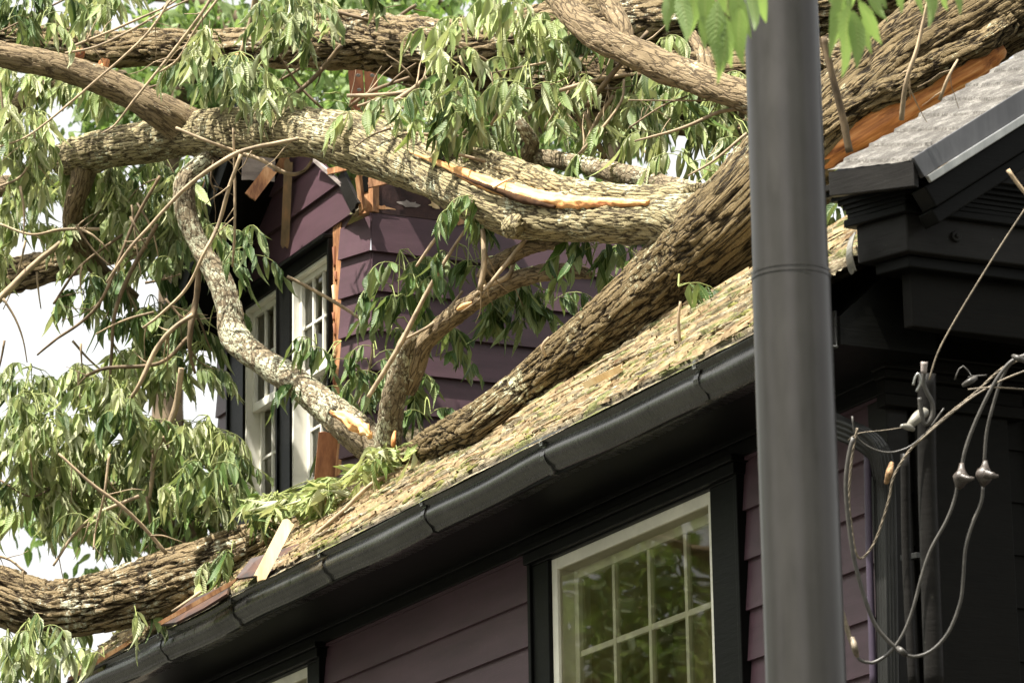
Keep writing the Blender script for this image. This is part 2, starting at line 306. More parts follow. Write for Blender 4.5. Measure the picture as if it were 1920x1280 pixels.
# ------------------------------------------------------------------ leaves
TS=np.array([0,.13,.33,.58,.82,1.]); WS=np.array([.06,.62,1.,.86,.42,.02])
def leaf_arrays(base,d,side,L,W,curl,fold):
    n=len(base); d=d/np.linalg.norm(d,axis=1)[:,None]; side=side-d*np.sum(side*d,1)[:,None]; side/=np.linalg.norm(side,axis=1)[:,None]+1e-9
    nn=np.cross(side,d); S=len(TS); V=np.zeros((n,S,3,3)); uv=np.zeros((n,S,3,3))
    ph=rng.random(n)*6.28; wob=.05+.05*rng.random(n)
    for i,(t,wv) in enumerate(zip(TS,WS)):
        c=base+d*(L*t)[:,None]+nn*(curl*L*t*t)[:,None]+side*(wob*L*np.sin(ph+t*4)*t)[:,None]
        for j,sg in enumerate((-1,0,1)):
            V[:,i,j]=c+side*(sg*W*.5*wv*np.cos(fold))[:,None]+nn*(abs(sg)*W*.5*wv*np.sin(fold)+(0 if sg==0 else 1)*sg*W*.14*np.sin(ph*2+t*7)*wv)[:,None]
            uv[:,i,j,0]=sg; uv[:,i,j,1]=t
    idx=[]
    for i in range(S-1):
        for j in range(2): a=i*3+j; idx.append((a,a+1,a+4,a+3))
    idx=np.array(idx); F=(idx[None]+np.arange(n)[:,None,None]*S*3).reshape(-1,4)
    rnd=np.repeat(rng.random(n),S*3); return V.reshape(-1,3),F,uv.reshape(-1,3),rnd
def leaf_obj(name,parts,stalks,m,parent,ms=None):
    V=[];F=[];UV=[];RN_=[];k=0
    for v,f,u,r in parts: V.append(v);F.append(f+k);UV.append(u);RN_.append(r);k+=len(v)
    V=np.vstack(V);F=np.vstack(F);nl=len(F); mi=np.zeros(nl,int); F=F.tolist(); UV=np.vstack(UV);RN_=np.concatenate(RN_)
    if stalks:
        g=join(stalks); F+= [tuple(i+k for i in t) for t in g[1]]; V=np.vstack([V,g[0]]); UV=np.vstack([UV,np.zeros((len(g[0]),3))+5]); RN_=np.concatenate([RN_,np.full(len(g[0]),.5)])
        mi=np.concatenate([mi,np.ones(len(g[1]),int)])
    return meshobj(name,V,F,m,parent,True,{'luv':('FLOAT_VECTOR',UV),'rnd':('FLOAT',RN_)},[m,ms or RACH],mi.tolist())
def spray(o,az,length,el,nleaf,ll,lw,droop=1.,wilt=.8,fold=.6):
    """one compound leaf: a stalk that arches over and leaflets hanging from it"""
    h=np.array([math.cos(az),math.sin(az),0]); pts=[]; p=np.array(o,float); n=6; e=el
    for i in range(n+1):
        pts.append(p.copy()); dd=h*math.cos(e)+ZZ*math.sin(e); p=p+dd*length/n; e-=droop*(.28+.1*R_.random())
    pts=np.array(pts); sd=np.cross(h,ZZ); B=[];D=[];S=[]
    for k in range(nleaf):
        t=.25+.75*(k//2*2+1)/nleaf if k<nleaf-1 else 1.; t=min(t,1.)
        i=min(int(t*n),n-1); fr=t*n-i; b=pts[i]*(1-fr)+pts[i+1]*fr; tan=pts[i+1]-pts[i]; tan/=np.linalg.norm(tan)
        sg=1 if k%2 else -1
        if k==nleaf-1: dd=tan*(1-wilt*.5)-ZZ*wilt*.8
        else: dd=sd*sg*(1-wilt*.62)+tan*.35-ZZ*wilt
        dd=dd+rng.normal(size=3)*.16; B.append(b);D.append(dd); s_=np.cross(dd,h if k==nleaf-1 else sd*sg)+rng.normal(size=3)*.35*np.linalg.norm(dd); S.append(s_)
    m=len(B); L=ll*(.55+.75*rng.random(m)); W=lw*(.6+.65*rng.random(m))
    return leaf_arrays(np.array(B),np.array(D),np.array(S),L,W,rng.normal(.05,.32,m),fold*(.5+rng.random(m)*1.8)),tube_geo(pts,[.0022]*len(pts),4,.05,cap=False)
def mass(name,ells,parent,m=LEAF,ll=.155,lw=.056,dens=1.,wilt=1.3,dz=.35,nl=(7,12),droop=1.,length=.24):
    """leaf sprays filling a list of (x,y,rx,ry,D) picture ellipses, spread in depth"""
    parts=[];st=[]
    hub=P(ells[0][0],ells[0][1]-ells[0][3]*.8-30*20/ells[0][4],ells[0][4])
    for (x,y,rx,ry,D) in ells:
        n=max(2,int(math.pi*rx*ry/1150*dens*(D/20)**2))
        for _ in range(n):
            while True:
                a,b=R_.uniform(-1,1),R_.uniform(-1,1)
                if a*a+b*b<1: break
            o=P(x+a*rx*.95,y+b*ry*.9-24*20/D,D+R_.uniform(-dz,dz))
            l,s=spray(o,R_.random()*6.28,length*(.6+.8*R_.random()),.3+R_.random()*.5,R_.randint(*nl),ll,lw,droop,wilt*(.8+.3*R_.random())); parts.append(l); st.append(s); st.append(tube_geo([o,(o+hub)/2+ZZ*.03,hub],[.0028,.003,.004],4,.06,cap=False))
    return leaf_obj(name,parts,st,m,parent)
# ------------------------------------------------------------------ siding, windows
def clip(poly,ax,lim,keep_gt):
    out=[]
    for i in range(len(poly)):
        a,b=poly[i],poly[(i+1)%len(poly)]; ia=(a[ax]>=lim)==keep_gt; ib=(b[ax]>=lim)==keep_gt
        if ia: out.append(a)
        if ia!=ib:
            t=(lim-a[ax])/(b[ax]-a[ax]); out.append((a[0]+(b[0]-a[0])*t,a[1]+(b[1]-a[1])*t))
    return out
def siding(mb,O,U,Nn,poly,z0,e,lip=.020):
    """clapboards: strips of a convex (u,z) polygon, each proud at its lower edge"""
    O,U,Nn=[np.array(t,float) for t in (O,U,Nn)]; zs=[p[1] for p in poly]
    k=math.floor((min(zs)-z0)/e)
    while z0+k*e<max(zs):
        zb=z0+k*e; pl=clip(clip(poly,1,zb,True),1,zb+e,False); k+=1
        if len(pl)<3: continue
        pos=lambda u,z,ex=0: O+U*u+ZZ*z+Nn*((lip*(1-(z-zb)/e)+.002)*(1-ex))
        sag=[pos(u,z) for u,z in pl]; ar=sum(pl[i][0]*pl[(i+1)%len(pl)][1]-pl[(i+1)%len(pl)][0]*pl[i][1] for i in range(len(pl)))
        flip=(np.dot(np.cross(U,ZZ),Nn)>0)!=(ar>0); mb.poly(sag,flip)
        lo=sorted([u for u,z in pl if abs(z-zb)<1e-4])
        if len(lo)>1:
            mb.poly([pos(lo[0],zb),pos(lo[-1],zb),O+U*lo[-1]+ZZ*zb-Nn*.002,O+U*lo[0]+ZZ*zb-Nn*.002])
def window(parent,Y,u0,u1,v0,v1,vm,cols,rows,fm,fw=.05,sw=.04,rec=.0,name='window',storm=False,mt=.018,both=True):
    """window in a wall plane of constant Y; u=X, v=Z"""
    w=empty(name,(u0,Y,v0)); w.parent=parent; w.location=Vector((u0,Y,v0))-parent.location
    def fr(mb,a,b,c,d,t,y0,y1,bot=None):
        bt=bot or t
        mb.box((a,y0,c),(t,0,0),(0,y1-y0,0),(0,0,d-c)); mb.box((b-t,y0,c),(t,0,0),(0,y1-y0,0),(0,0,d-c))
        mb.box((a+t,y0+.001,d-t),(b-a-2*t,0,0),(0,y1-y0-.002,0),(0,0,t)); mb.box((a+t,y0+.001,c),(b-a-2*t,0,0),(0,y1-y0-.002,0),(0,0,bt))
    f=MB(); fr(f,u0,u1,v0,v1,fw,Y-.015,Y+.16); f.build('window_frame',fm,w,.003)
    secs=[('upper_sash',vm,v1-fw,Y+.025),('lower_sash',v0+fw,vm+.04,Y+.072)] if both else [('sash',v0+fw,v1-fw,Y+.072)]
    for nm,c,d,y in secs:
        a,b=u0+fw,u1-fw; s=MB(); fr(s,a,b,c,d,sw,y,y+.04,sw*1.5); so_=s.build(nm,fm,w,.003)
        ia,ib,ic,id_=a+sw,b-sw,c+sw*1.5,d-sw; m_=MB()
        for k in range(1,cols): x=ia+(ib-ia)*k/cols; m_.box((x-mt/2,y+.006,ic),(mt,0,0),(0,.026,0),(0,0,id_-ic))
        for k in range(1,rows): z=ic+(id_-ic)*k/rows; m_.box((ia,y+.0085,z-mt/2),(ib-ia,0,0),(0,.021,0),(0,0,mt))
        m_.build('muntins',fm,so_ if False else w,.002)
        g=MB(); g.poly([(ia,y+.022,ic),(ib,y+.022,ic),(ib,y+.022,id_),(ia,y+.022,id_)]); g.build('pane',GLASS,w)
    if storm:
        g=MB(); g.poly([(u0+fw,Y+.0,v0+fw),(u1-fw,Y,v0+fw),(u1-fw,Y,v1-fw),(u0+fw,Y,v1-fw)]); g.build('storm_pane',GLASS,w)
    r=MB(); r.box((u0-.3,Y+.62,v0-.3),(u1-u0+.6,0,0),(0,.02,0),(0,0,v1-v0+.5)); r.box((u0-.02,Y+.17,v0-.02),(.02,0,0),(0,.45,0),(0,0,v1-v0+.04)); r.box((u1,Y+.17,v0-.02),(.02,0,0),(0,.45,0),(0,0,v1-v0+.04))
    r.box((u0-.02,Y+.17,v1+.02),(u1-u0+.04,0,0),(0,.45,0),(0,0,.02)); r.build('interior',INT,w)
    return w
# ================================================================== GROUND
def sheet(name,x0,x1,y0,y1,z,m):
    b=MB(); b.poly([(x0,y0,z),(x1,y0,z),(x1,y1,z),(x0,y1,z)]); o=b.build(name,m); return setp(o,kind='structure')
sheet('ground',-900,900,-900,900,-.004,NGROUND); sheet('road',-200,200,-9,-1,0.004,ROAD)
kb=MB(); kb.box((-200,-1,-.01),(400,0,0),(0,.18,0),(0,0,.14)); setp(kb.build('kerb',m_simple('kerb_stone',(.3,.29,.27),.8,.2)),kind='structure')
# ================================================================== HOUSE
XL=-20.50; XR=-12.02
house=empty('plum_house',((XL+XR)/2,YW,0),'plum clapboard house with black trim and mossy roof crushed by the fallen tree','house')
sd=MB(); W1=(-15.12,-13.52,3.45,5.10); W2=(-19.75,-18.10,3.45,5.10); T=.19; E_=.215
Z0=onY(1115,1060+0,YW)[2]; Z0=onY(1012,1205,YW)[2]
f_top=5.18
def rect(a,b,c,d): return [(a,c),(b,c),(b,d),(a,d)]
for a,b,c,d in [(XL,W2[0]-T+.02,0,f_top),(W2[1]+T-.02,W1[0]-T+.02,0,f_top),(W1[1]+.25,XR,0,f_top),(W2[0]-T,W2[1]+T,0,W2[2]-.1),(W1[0]-T,W1[1]+T+.06,0,W1[2]-.1)]:
    siding(sd,(0,YW,0),(1,0,0),(0,-1,0),rect(a,b,c,d),Z0,E_)
sd.build('facade_siding',PLUM,house)
b=MB(); b.box((XL,YW+.005,0),(.02,0,0),(0,5.5,0),(0,0,6.2)); b.box((XL,YW+5.5,0),(XR-XL,0,0),(0,.02,0),(0,0,6.)); b.build('wall_core',DWALL,house)
# frieze, soffit, window trim
b=MB(); b.box((XL,YW-.035,f_top),(XR-XL+.0,0,0),(0,.03,0),(0,0,.18)); b.box((XL,YW-.06,f_top+.06),(XR-XL+.0,0,0),(0,.024,0),(0,0,.1)); b.build('frieze_board',BLK,house,.003)
b=MB(); b.box((XL,YG+.06,5.30),(XR-XL+.0,0,0),(0,YW-YG-.06,0),(0,0,.02)); b.box((XL,YG+.05,5.24),(XR-XL+.0,0,0),(0,.02,0),(0,0,.16)); b.build('soffit',BLK,house,.003)
g=MB(); g.prism([(XL+.05,YG+.137,5.262),(XL+.05,YG+.137,ZG-.02),(XL+.05,YW+.02,ZG+.36),(XL+.05,YW+.02,5.262)],(0,0,0),(-11.74-XL-.05,0,0)); g.build('eave_infill',BLK,house)  # black attic infill behind the gutter, added to close a gap of sky
def trim(nm,u0,u1,v0,v1,Y,tl,tr,tt,cap=True):
    b=MB(); p=.035
    b.box((u0-tl,Y-p,v0-.12),(tl,0,0),(0,p+.1,0),(0,0,v1-v0+.12)); b.box((u1,Y-p,v0-.12),(tr,0,0),(0,p+.1,0),(0,0,v1-v0+.12))
    b.box((u0-tl-.002,Y-p-.003,v1),(u1-u0+tl+tr+.004,0,0),(0,p+.103,0),(0,0,tt)); b.box((u0-tl-.02,Y-p-.02,v0-.16),(u1-u0+tl+tr+.04,0,0),(0,p+.1,0),(0,0,.04))
    # bead along the outer edges
    b.box((u0-tl-.012,Y-p-.014,v0-.12),(.03,0,0),(0,p+.1,0),(0,0,v1-v0+.12+tt)); b.box((u1+tr-.018,Y-p-.014,v0-.12),(.03,0,0),(0,p+.1,0),(0,0,v1-v0+.12+tt))
    if cap:
        b.box((u0-tl-.04,Y-p-.05,v1+tt),(u1-u0+tl+tr+.08,0,0),(0,p+.12,0),(0,0,.03)); b.box((u0-tl-.02,Y-p-.03,v1+tt-.05),(u1-u0+tl+tr+.04,0,0),(0,p+.06,0),(0,0,.05))
    return b.build(nm,BLK,house,.004)
trim('window_trim',*W1,YW,T,.25,.06); trim('window_trim',*W2,YW,T,T,.06)
wa=window(house,YW,*W1,4.28,4,4,CREAM,.055,.045,storm=True,mt=.028,both=False)
wb=window(house,YW,*W2,4.28,4,4,CREAM,.055,.045,storm=True,mt=.028,both=False)
# gutter
def gut_prof(x): # (y,z) profile: bead, ogee front, bottom, back
    pr=[(YG+.135,ZG+.0),(YG+.135,ZG-.150),(YG+.060,ZG-.152),(YG+.038,ZG-.148),(YG+.034,ZG-.138),(YG+.030,ZG-.128),(YG+.008,ZG-.112),(YG-.006,ZG-.092),(YG-.010,ZG-.072),(YG-.004,ZG-.052),(YG+.004,ZG-.036),(YG+.004,ZG-.026),(YG-.012,ZG-.022),(YG-.018,ZG-.012),(YG-.016,ZG+.000),(YG-.006,ZG+.006),(YG+.004,ZG+.003),(YG+.008,ZG-.012),(YG+.016,ZG-.05),(YG+.03,ZG-.10),(YG+.06,ZG-.14),(YG+.125,ZG-.14),(YG+.125,ZG)]
    return [np.array([x,y,z]) for y,z in pr]
def extr(sections,m,name,parent,closed=True,smooth=True,caps=True):
    n=len(sections[0]);V=[];F=[]
    for s in sections: V+= [tuple(p) for p in s]
    for k in range(len(sections)-1):
        for i in range(n if closed else n-1):
            j=(i+1)%n; F.append((k*n+i,(k+1)*n+i,(k+1)*n+j,k*n+j))
    if caps: F.append(tuple(range(n))); F.append(tuple(range(len(V)-n,len(V)))[::-1])
    return meshobj(name,V,F,m,parent,smooth)
xs=np.arange(XL-.06,onY(1520,572,YG)[0],.1); S=[]
for x in xs:
    s=gut_prof(x); dz=.006*math.sin(x*2.1)+.004*math.sin(x*5.3+1); dy=.004*math.sin(x*3.7)
    S.append([p+np.array([0,dy,dz]) for p in s])
gut=extr(S,GUT,'gutter',house)
for k,px in enumerate([(1310,686),(1022,826),(797,940),(605,1030),(437,1120),(303,1196)]):
    x=onY(px[0],px[1],YG)[0]; s=gut_prof(0)[2:13]; g=MB(); 
    c=np.mean([p for p in gut_prof(0)],0)
    sec=[[p+np.array([x+dx,(-.008 if p[1]<YG+.05 else 0),(-.006 if p[2]<ZG-.12 else .0)]) for p in s] for dx in (-.02,.02)]
    extr(sec,GUT,'joint_band',gut,closed=False,smooth=False,caps=False)
    g.box((x-.012,YG-.022,ZG-.028),(.024,0,0),(0,.008,0),(0,0,.036)); g.box((x-.011,YG-.02,ZG+.006),(.022,0,0),(0,.07,0),(0,0,.004)); g.box((x-.004,YG-.03,ZG-.02),(.008,0,0),(0,.01,0),(0,0,.008))
    g.build('gutter_clip',STEEL,gut,.001)
dx1=onY(641,660,YD)[0]
dch=np.array([math.cos(math.radians(20)),math.sin(math.radians(20)),0]); nch=np.array([dch[1],-dch[0],0])
A0=np.array([dx1+.02,YD-.01,0]); pB=onp(697,430,A0,nch); wch=float(np.dot(pB-A0,dch)); XB=(A0+dch*wch)[0]
# main roof: dense shingle courses near the eave, plain sheet above
NX,NS=900,230; xa=np.linspace(XL-.05,-11.72,NX); ss=np.linspace(-.035,1.75,NS); V=np.zeros((NX,NS,3)); CR=np.zeros((NX,NS))
ct,stn=math.cos(TH),math.sin(TH); EC=.125
for i,x in enumerate(xa):
    for j,s in enumerate(ss):
        wv=.016*noise.noise(Vector((x*4,s*1.5,0)))+.010*noise.noise(Vector((x*23,s*5,8)))+.02*noise.noise(Vector((x*.8,s*.6,4)))
        t=((s+wv)/EC)%1.; tab=noise.noise(Vector((math.floor(x/.16+.5*math.floor((s+wv)/EC))*3.1,math.floor((s+wv)/EC)*5.7,2)))
        h=.040*(1-t)**.7+.008*tab+.016*noise.noise(Vector((x*5,s*9,1)))+.012*noise.noise(Vector((x*5,s*55,7)))+.007*noise.noise(Vector((x*16,s*95,3)))
        h*=min(1,(s+.035)/.10+.12)
        xd=min(1,max(0,(abs(x+17.6)-.2)/.8)); h+=-.05*(1-xd)*max(0,min(1,(s-.1)*3))
        cave=max(0,min(1,(s-.95)/.35))*max(0,min(1,(x-XB-.0)/.15)); cave=cave*cave*(3-2*cave); h-=.55*cave
        V[i,j]=(x,YG+s*ct-h*stn,ZG+.012+s*stn+h*ct); CR[i,j]=1 if t>.80+.1*noise.noise(Vector((x*8,s*3,3))) else 0  # mask of the painted shadow line below each course edge
F=[(i*NS+j,(i+1)*NS+j,(i+1)*NS+j+1,i*NS+j+1) for i in range(NX-1) for j in range(NS-1)]
roof=meshobj('mossy_roof',V.reshape(-1,3),F,ROOF,house,True,{'crs_shade':('FLOAT',CR.ravel())})
b=MB(); s0=1.74; s1=4.6
def RPt(x,s,h): return (x,YG+s*ct-h*stn,ZG+s*stn+h*ct)
b.box(RPt(XL-.05,s0,-.03),(.6,0,0),np.array(RPt(0,s1,0))-np.array(RPt(0,s0,0)),RN*.04)
b.box(RPt(XL-.05,-.03,-.06),(.6,0,0),np.array(RPt(0,s1,0))-np.array(RPt(0,0,0)),RN*.045); b.build('upper_roof_deck',ROOF,house)
b=MB(); b.box(RPt(XL-.10,-.05,-.20),(.045,0,0),np.array(RPt(0,s1,0))-np.array(RPt(0,0,0)),RN*.20); b.build('rake_board',BLKW,house,.004)
# ------------------------------------------------------------------ dormer
dm=house
def dY(x,y): p=onY(x,y,YD); return (p[0],p[2])
sd=MB(); dx0=dY(410,700)[0]; dx1=dY(641,660)[0]; dz0=dY(440,985)[1]-.1; ztop=dY(640,398)[1]
wl0,wl1=dY(464,680)[0],dY(529,660)[0]; wr0,wr1=dY(552,620)[0],dY(622,600)[0]; wz1=dY(522,546)[1]+.012; wz0=dY(481,952)[1]-.03; wzm=dY(461,776)[1]
tl=dY(436,800)[0]; tr=wr1+.045
ED=.235; zd0=onY(647,487,YD)[2]
hz=wz1+.075
gable=[dY(398,640),dY(398,640)]
lft=[(dx0,dz0),(tl+.02,dz0),(tl+.02,hz+.03),(dx0,hz+.03)]
siding(sd,(0,YD,0),(1,0,0),(0,-1,0),lft,zd0,ED)
top=[(dY(405,590)[0],hz-.01),(dx1,hz-.01),dY(664,400),dY(668,372),dY(640,335),dY(575,270),dY(520,285)]
siding(sd,(0,YD,0),(1,0,0),(0,-1,0),top,zd0,ED,.022)
siding(sd,(0,YD,0),(1,0,0),(0,-1,0),[(tl,dz0),(dx1,dz0-.3),(dx1,wz0-.04),(tl,wz0-.04)],zd0,ED)
dch=np.array([math.cos(math.radians(20)),math.sin(math.radians(20)),0]); nch=np.array([dch[1],-dch[0],0])
A0=np.array([dx1+.02,YD-.01,0]);
pB=onp(697,430,A0,nch); wch=float(np.dot(pB-A0,dch)); zc1=pB[2]+.09
siding(sd,A0,dch,nch,[(0,dz0-.4),(wch+.014,dz0-.4),(wch+.014,zc1),(0,zc1-.03)],zd0,ED,.026)
B0=A0+dch*wch; XB=B0[0]
ck=MB(); siding(ck,(XB,0,0),(0,1,0),(1,0,0),rect(B0[1]-.014,B0[1]+2.6,dz0-.9,zc1+.01),zd0+.0,ED,.026)
sd.build('dormer_front_siding',PLUM,dm); ck.build('dormer_cheek_siding',PLUM,dm)
c=MB(); c.box((dx0,YD+.06,dz0-.2),(.02,0,0),(0,2.2,0),(0,0,zc1-dz0+.5)); c.build('dormer_far_wall',PLUM,dm)
# peeled frieze above the cheek, raw wood post, roof slab over the dormer
c=MB(); c.box((XB-.02,B0[1]+.0,zc1+.012),(.025,0,0),(0,2.2,0),(0,0,.30)); c.build('peeling_frieze',None or m_simple('peeling_dark_paint',(.05,.025,.022),.6,.3,.3,9,.004,col2=(.02,.010,.010)),dm)
for k in range(9):
    c=MB(); yy=B0[1]+.05+k*.16+R_.random()*.06; zz_=zc1+.03+.10*R_.random(); l=.06+.14*R_.random(); h=.02+.05*R_.random()
    pts=[(XB+.010,yy+l*.5*math.cos(a)*(.5+.9*R_.random()),zz_+h*.5*math.sin(a)*(.4+1.1*R_.random())) for a in np.linspace(0,6.28,18)[:-1]]
    c.prism(pts,(0,0,0),(.0015,0,0)); c.build('bare_wood_patch',ORW if k%3==0 else LUMG if k%3==1 else LUMY,dm)
c=MB(); q=B0+np.array([0,0,zc1+.012]); c.box(q+nch*.01-dch*.10,dch*.12,-nch*.10,ZZ*.27); c.build('exposed_corner_post',ORW,dm,.004)
c=MB(); q=B0+np.array([0,0,zc1+.14]); c.box(q+nch*.012-dch*.065,dch*.05,nch*.004,ZZ*.10); c.build('notch',BLK,dm)
c=MB(); zt=zc1+.30; c.box((XB-1.2,YD+.35,zt),(1.2,0,0),(0,1.9,0),(0,0,.07)); c.build('dormer_roof',ROOF,dm)
c=MB(); c.box((wr1+.046,YD-.012,wz0-.05),(dx1-wr1-.03,0,0),(0,.05,0),(0,0,ztop-wz0+.05)); c.build('exposed_sheathing',ORW,dm,.003)
for k in range(12):
    c=MB(); zz_=wz0+.02+k*.105+.03*R_.random(); h=.05+.09*R_.random(); x=wr1+.055+R_.random()*.05; ww=.012+.018*R_.random()
    c.prism([(x,YD-.02,zz_),(x+ww,YD-.025,zz_+.01),(x+ww*.8,YD-.02,zz_+h),(x+ww*.2,YD-.03,zz_+h*.95)],(0,0,0),(0,.012,0)); c.build('torn_splinter',LUMY if k%3==0 else LUMR,dm)
# trim around the pair of dormer windows
c=MB(); p=.03; wz=wz1+.0
c.box((tl,YD-p,wz0-.02),(wl0-tl,0,0),(0,.12,0),(0,0,wz-wz0+.02)); c.box((wl1,YD-p,wz0-.02),(wr0-wl1,0,0),(0,.12,0),(0,0,wz-wz0+.02)); c.box((wr1,YD-p,wz0-.02),(.045,0,0),(0,.12,0),(0,0,wz-wz0+.02))
c.box((wl1-.0,YD-p-.012,wz0-.02),(.018,0,0),(0,.1,0),(0,0,wz-wz0+.02)); c.box((wr1+.03,YD-p-.014,wz0-.02),(.02,0,0),(0,.1,0),(0,0,wz-wz0+.09)); c.box((tl-.004,YD-p-.014,wz0-.02),(.02,0,0),(0,.1,0),(0,0,wz-wz0+.09))
c.box((tl-.002,YD-p-.004,wz+.001),(wr1+.045-tl,0,0),(0,.12,0),(0,0,.075)); c.box((tl-.03,YD-p-.045,wz+.074),(wr1-tl+.08,0,0),(0,.12,0),(0,0,.022))
c.box((tl-.02,YD-p-.03,wz0-.07),(wr1-tl+.07,0,0),(0,.12,0),(0,0,.052)); c.build('dormer_window_trim',BLK,dm,.003)
window(dm,YD,wl0,wl1,wz0,wz1,wzm,3,2,WHITE,.02,.035,mt=.016); window(dm,YD,wr0,wr1,wz0,wz1,wzm,3,2,WHITE,.02,.035,mt=.016)
# left rake: black boxed overhang with grey edge board
L0=np.array(onY(548,215,YD)); L1=np.array(onY(402,640,YD)); dr=L1-L0; nr=np.cross(dr,[0,-1,0]); nr/=np.linalg.norm(nr); nr*=(1 if nr[0]<0 else -1)
c=MB(); c.box(L0+np.array([0,.02,0])-nr*.12,dr,(0,-.36,0),nr*.10); c.build('rake_soffit',BLK,dm,.004)
c=MB(); c.box(L0+np.array([0,-.34,0])-nr*.16,dr,(0,-.03,0),nr*.20); c.build('rake_edge_board',BLK,dm,.004)
c=MB(); c.box(L0+np.array([0,.02,0])-nr*.02,dr,(0,-.42,0),nr*.03); c.build('rake_shingles',RROOF,dm,.004)
# right broken rake remnant
def plank(pts,th,wd,m,name,parent=None,bend=0):
    """flat board between two points; wd vector gives width direction"""
    a,b_=[np.array(t,float) for t in pts]; d=b_-a; wdv=np.array(wd,float); n=np.cross(d,wdv); n/=np.linalg.norm(n); V=[];k=8
    prof=[]; c=MB()
    for i in range(k+1):
        t=i/k; jag=0
        o=a+d*t+n*bend*4*t*(1-t); prof.append(o)
    e0=[R_.uniform(-.03,.03) for _ in range(5)]; e1=[R_.uniform(-.04,.06) for _ in range(5)]
    secs=[]
    for j in range(5):
        u=(j/4-.5); row=[]
        for i in range(k+1):
            o=prof[i]+wdv*u
            if i==0: o=o+d*e0[j]
            if i==k: o=o+d*e1[j]
            row.append(o)
        secs.append(row)
    V=[];F=[]
    for sgn in (-1,1):
        for row in secs:
            for o in row: V.append(tuple(o+n*th*.5*sgn))
    m1=(k+1); T_=5*m1
    for j in range(4):
        for i in range(k):
            a_=j*m1+i; F.append((a_,a_+1,a_+m1+1,a_+m1)); F.append((T_+a_,T_+a_+m1,T_+a_+m1+1,T_+a_+1))
    for i in range(k):
        F.append((i,T_+i,T_+i+1,i+1)); q=4*m1+i; F.append((q,q+1,T_+q+1,T_+q))
    for j in range(4):
        F.append((j*m1,(j+1)*m1,T_+(j+1)*m1,T_+j*m1)); q=j*m1+k; F.append((q,T_+q,T_+q+m1,q+m1))
    bk=np.array(V)-a; dn=d/np.linalg.norm(d); bb=np.stack([bk@(wdv/np.linalg.norm(wdv)),bk@n,bk@dn],1)
    return meshobj(name,V,F,m,parent,False,{'bk':('FLOAT_VECTOR',bb)})
def thing_plank(x0,y0,x1,y1,D0,D1,wpx,m,name,label,cat,group=None,th=.02,tilt=(0.,-1.,0.),bend=0):
    a,b_=P(x0,y0,D0),P(x1,y1,D1); d=b_-a; v=-FW; wdir=np.cross(d,v); wdir/=np.linalg.norm(wdir); wdir=wdir+np.array(tilt)*.25
    o=plank((a,b_),th,wdir*(wpx*(D0+D1)/2/FOC),m,name,None,bend); return setp(o,label,cat,group)
DDF=lambda x,y: dep(onY(x,y,YD))
plank((P(690,345,DDF(690,345)-.5),P(735,335,DDF(690,345)-.5)),.02,ZZ*.05,ORW,'broken_rafter_end',dm)
c=plank((P(617,322,DDF(617,322)-.1),P(668,310,DDF(668,310)-.1)),.02,ZZ*.035,ORW,'broken_rafter_end',dm)
plank((P(590,300,DDF(600,300)-.06),P(640,345,DDF(640,345)-.06)),.02,(ZZ*.02+np.array([0.01,0,0])),LUMG,'cracked_rake_edge',dm)
plank((P(640,330,DDF(640,340)-.05),P(668,390,DDF(668,390)-.05)),.02,np.array([.10,0,.03]),BLKW,'torn_rake_board',dm)
plank((P(672,330,DDF(672,340)-.07),P(680,395,DDF(668,390)-.07)),.02,np.array([.05,0,.02]),ORW,'torn_rake_board',dm)
# ------------------------------------------------------------------ near corner of the house (right of the picture)
XS=XR; g=MB()
g.poly([(XS,YW+.02,0),(XS,YW+5.5,0),(XS,YW+5.5,9.0),(XS,YW+.02,5.6)],True); 
siding(g,(XS,0,0),(0,1,0),(1,0,0),[(YW+.02,0),(YW+5.5,0),(YW+5.5,9.),(YW+.02,5.9)],5.2,.215,.012)
g.build('gable_end_wall',DWALL,house)
g=MB(); siding(g,(XS+.03,0,0),(0,1,0),(1,0,0),rect(YW+.60,YW+3,0,5.2),5.2,.215,.02); g.build('gable_end_siding',PLUM,house)
# corner pilaster with capital
g=MB(); g.box((XS,YW+.05,0),(.045,0,0),(0,.44,0),(0,0,5.12)); g.build('corner_pilaster',DWALL,house,.006)
g=MB(); 
for zz_,pr,h in ((5.10,.07,.05),(5.15,.055,.06),(5.21,.085,.035),(5.245,.105,.05),(5.295,.12,.012)): g.box((XS+.001,YW-.06-pr*.5,zz_),(pr,0,0),(0,.62+pr*.5,0),(0,0,h))
g.build('pilaster_capital',DWALL,house,.005)
g=MB(); g.box((XS-.13,YW-.06,0),(.15,0,0),(0,.10,0),(0,0,5.15)); g.build('corner_board',BLKW,house,.008)
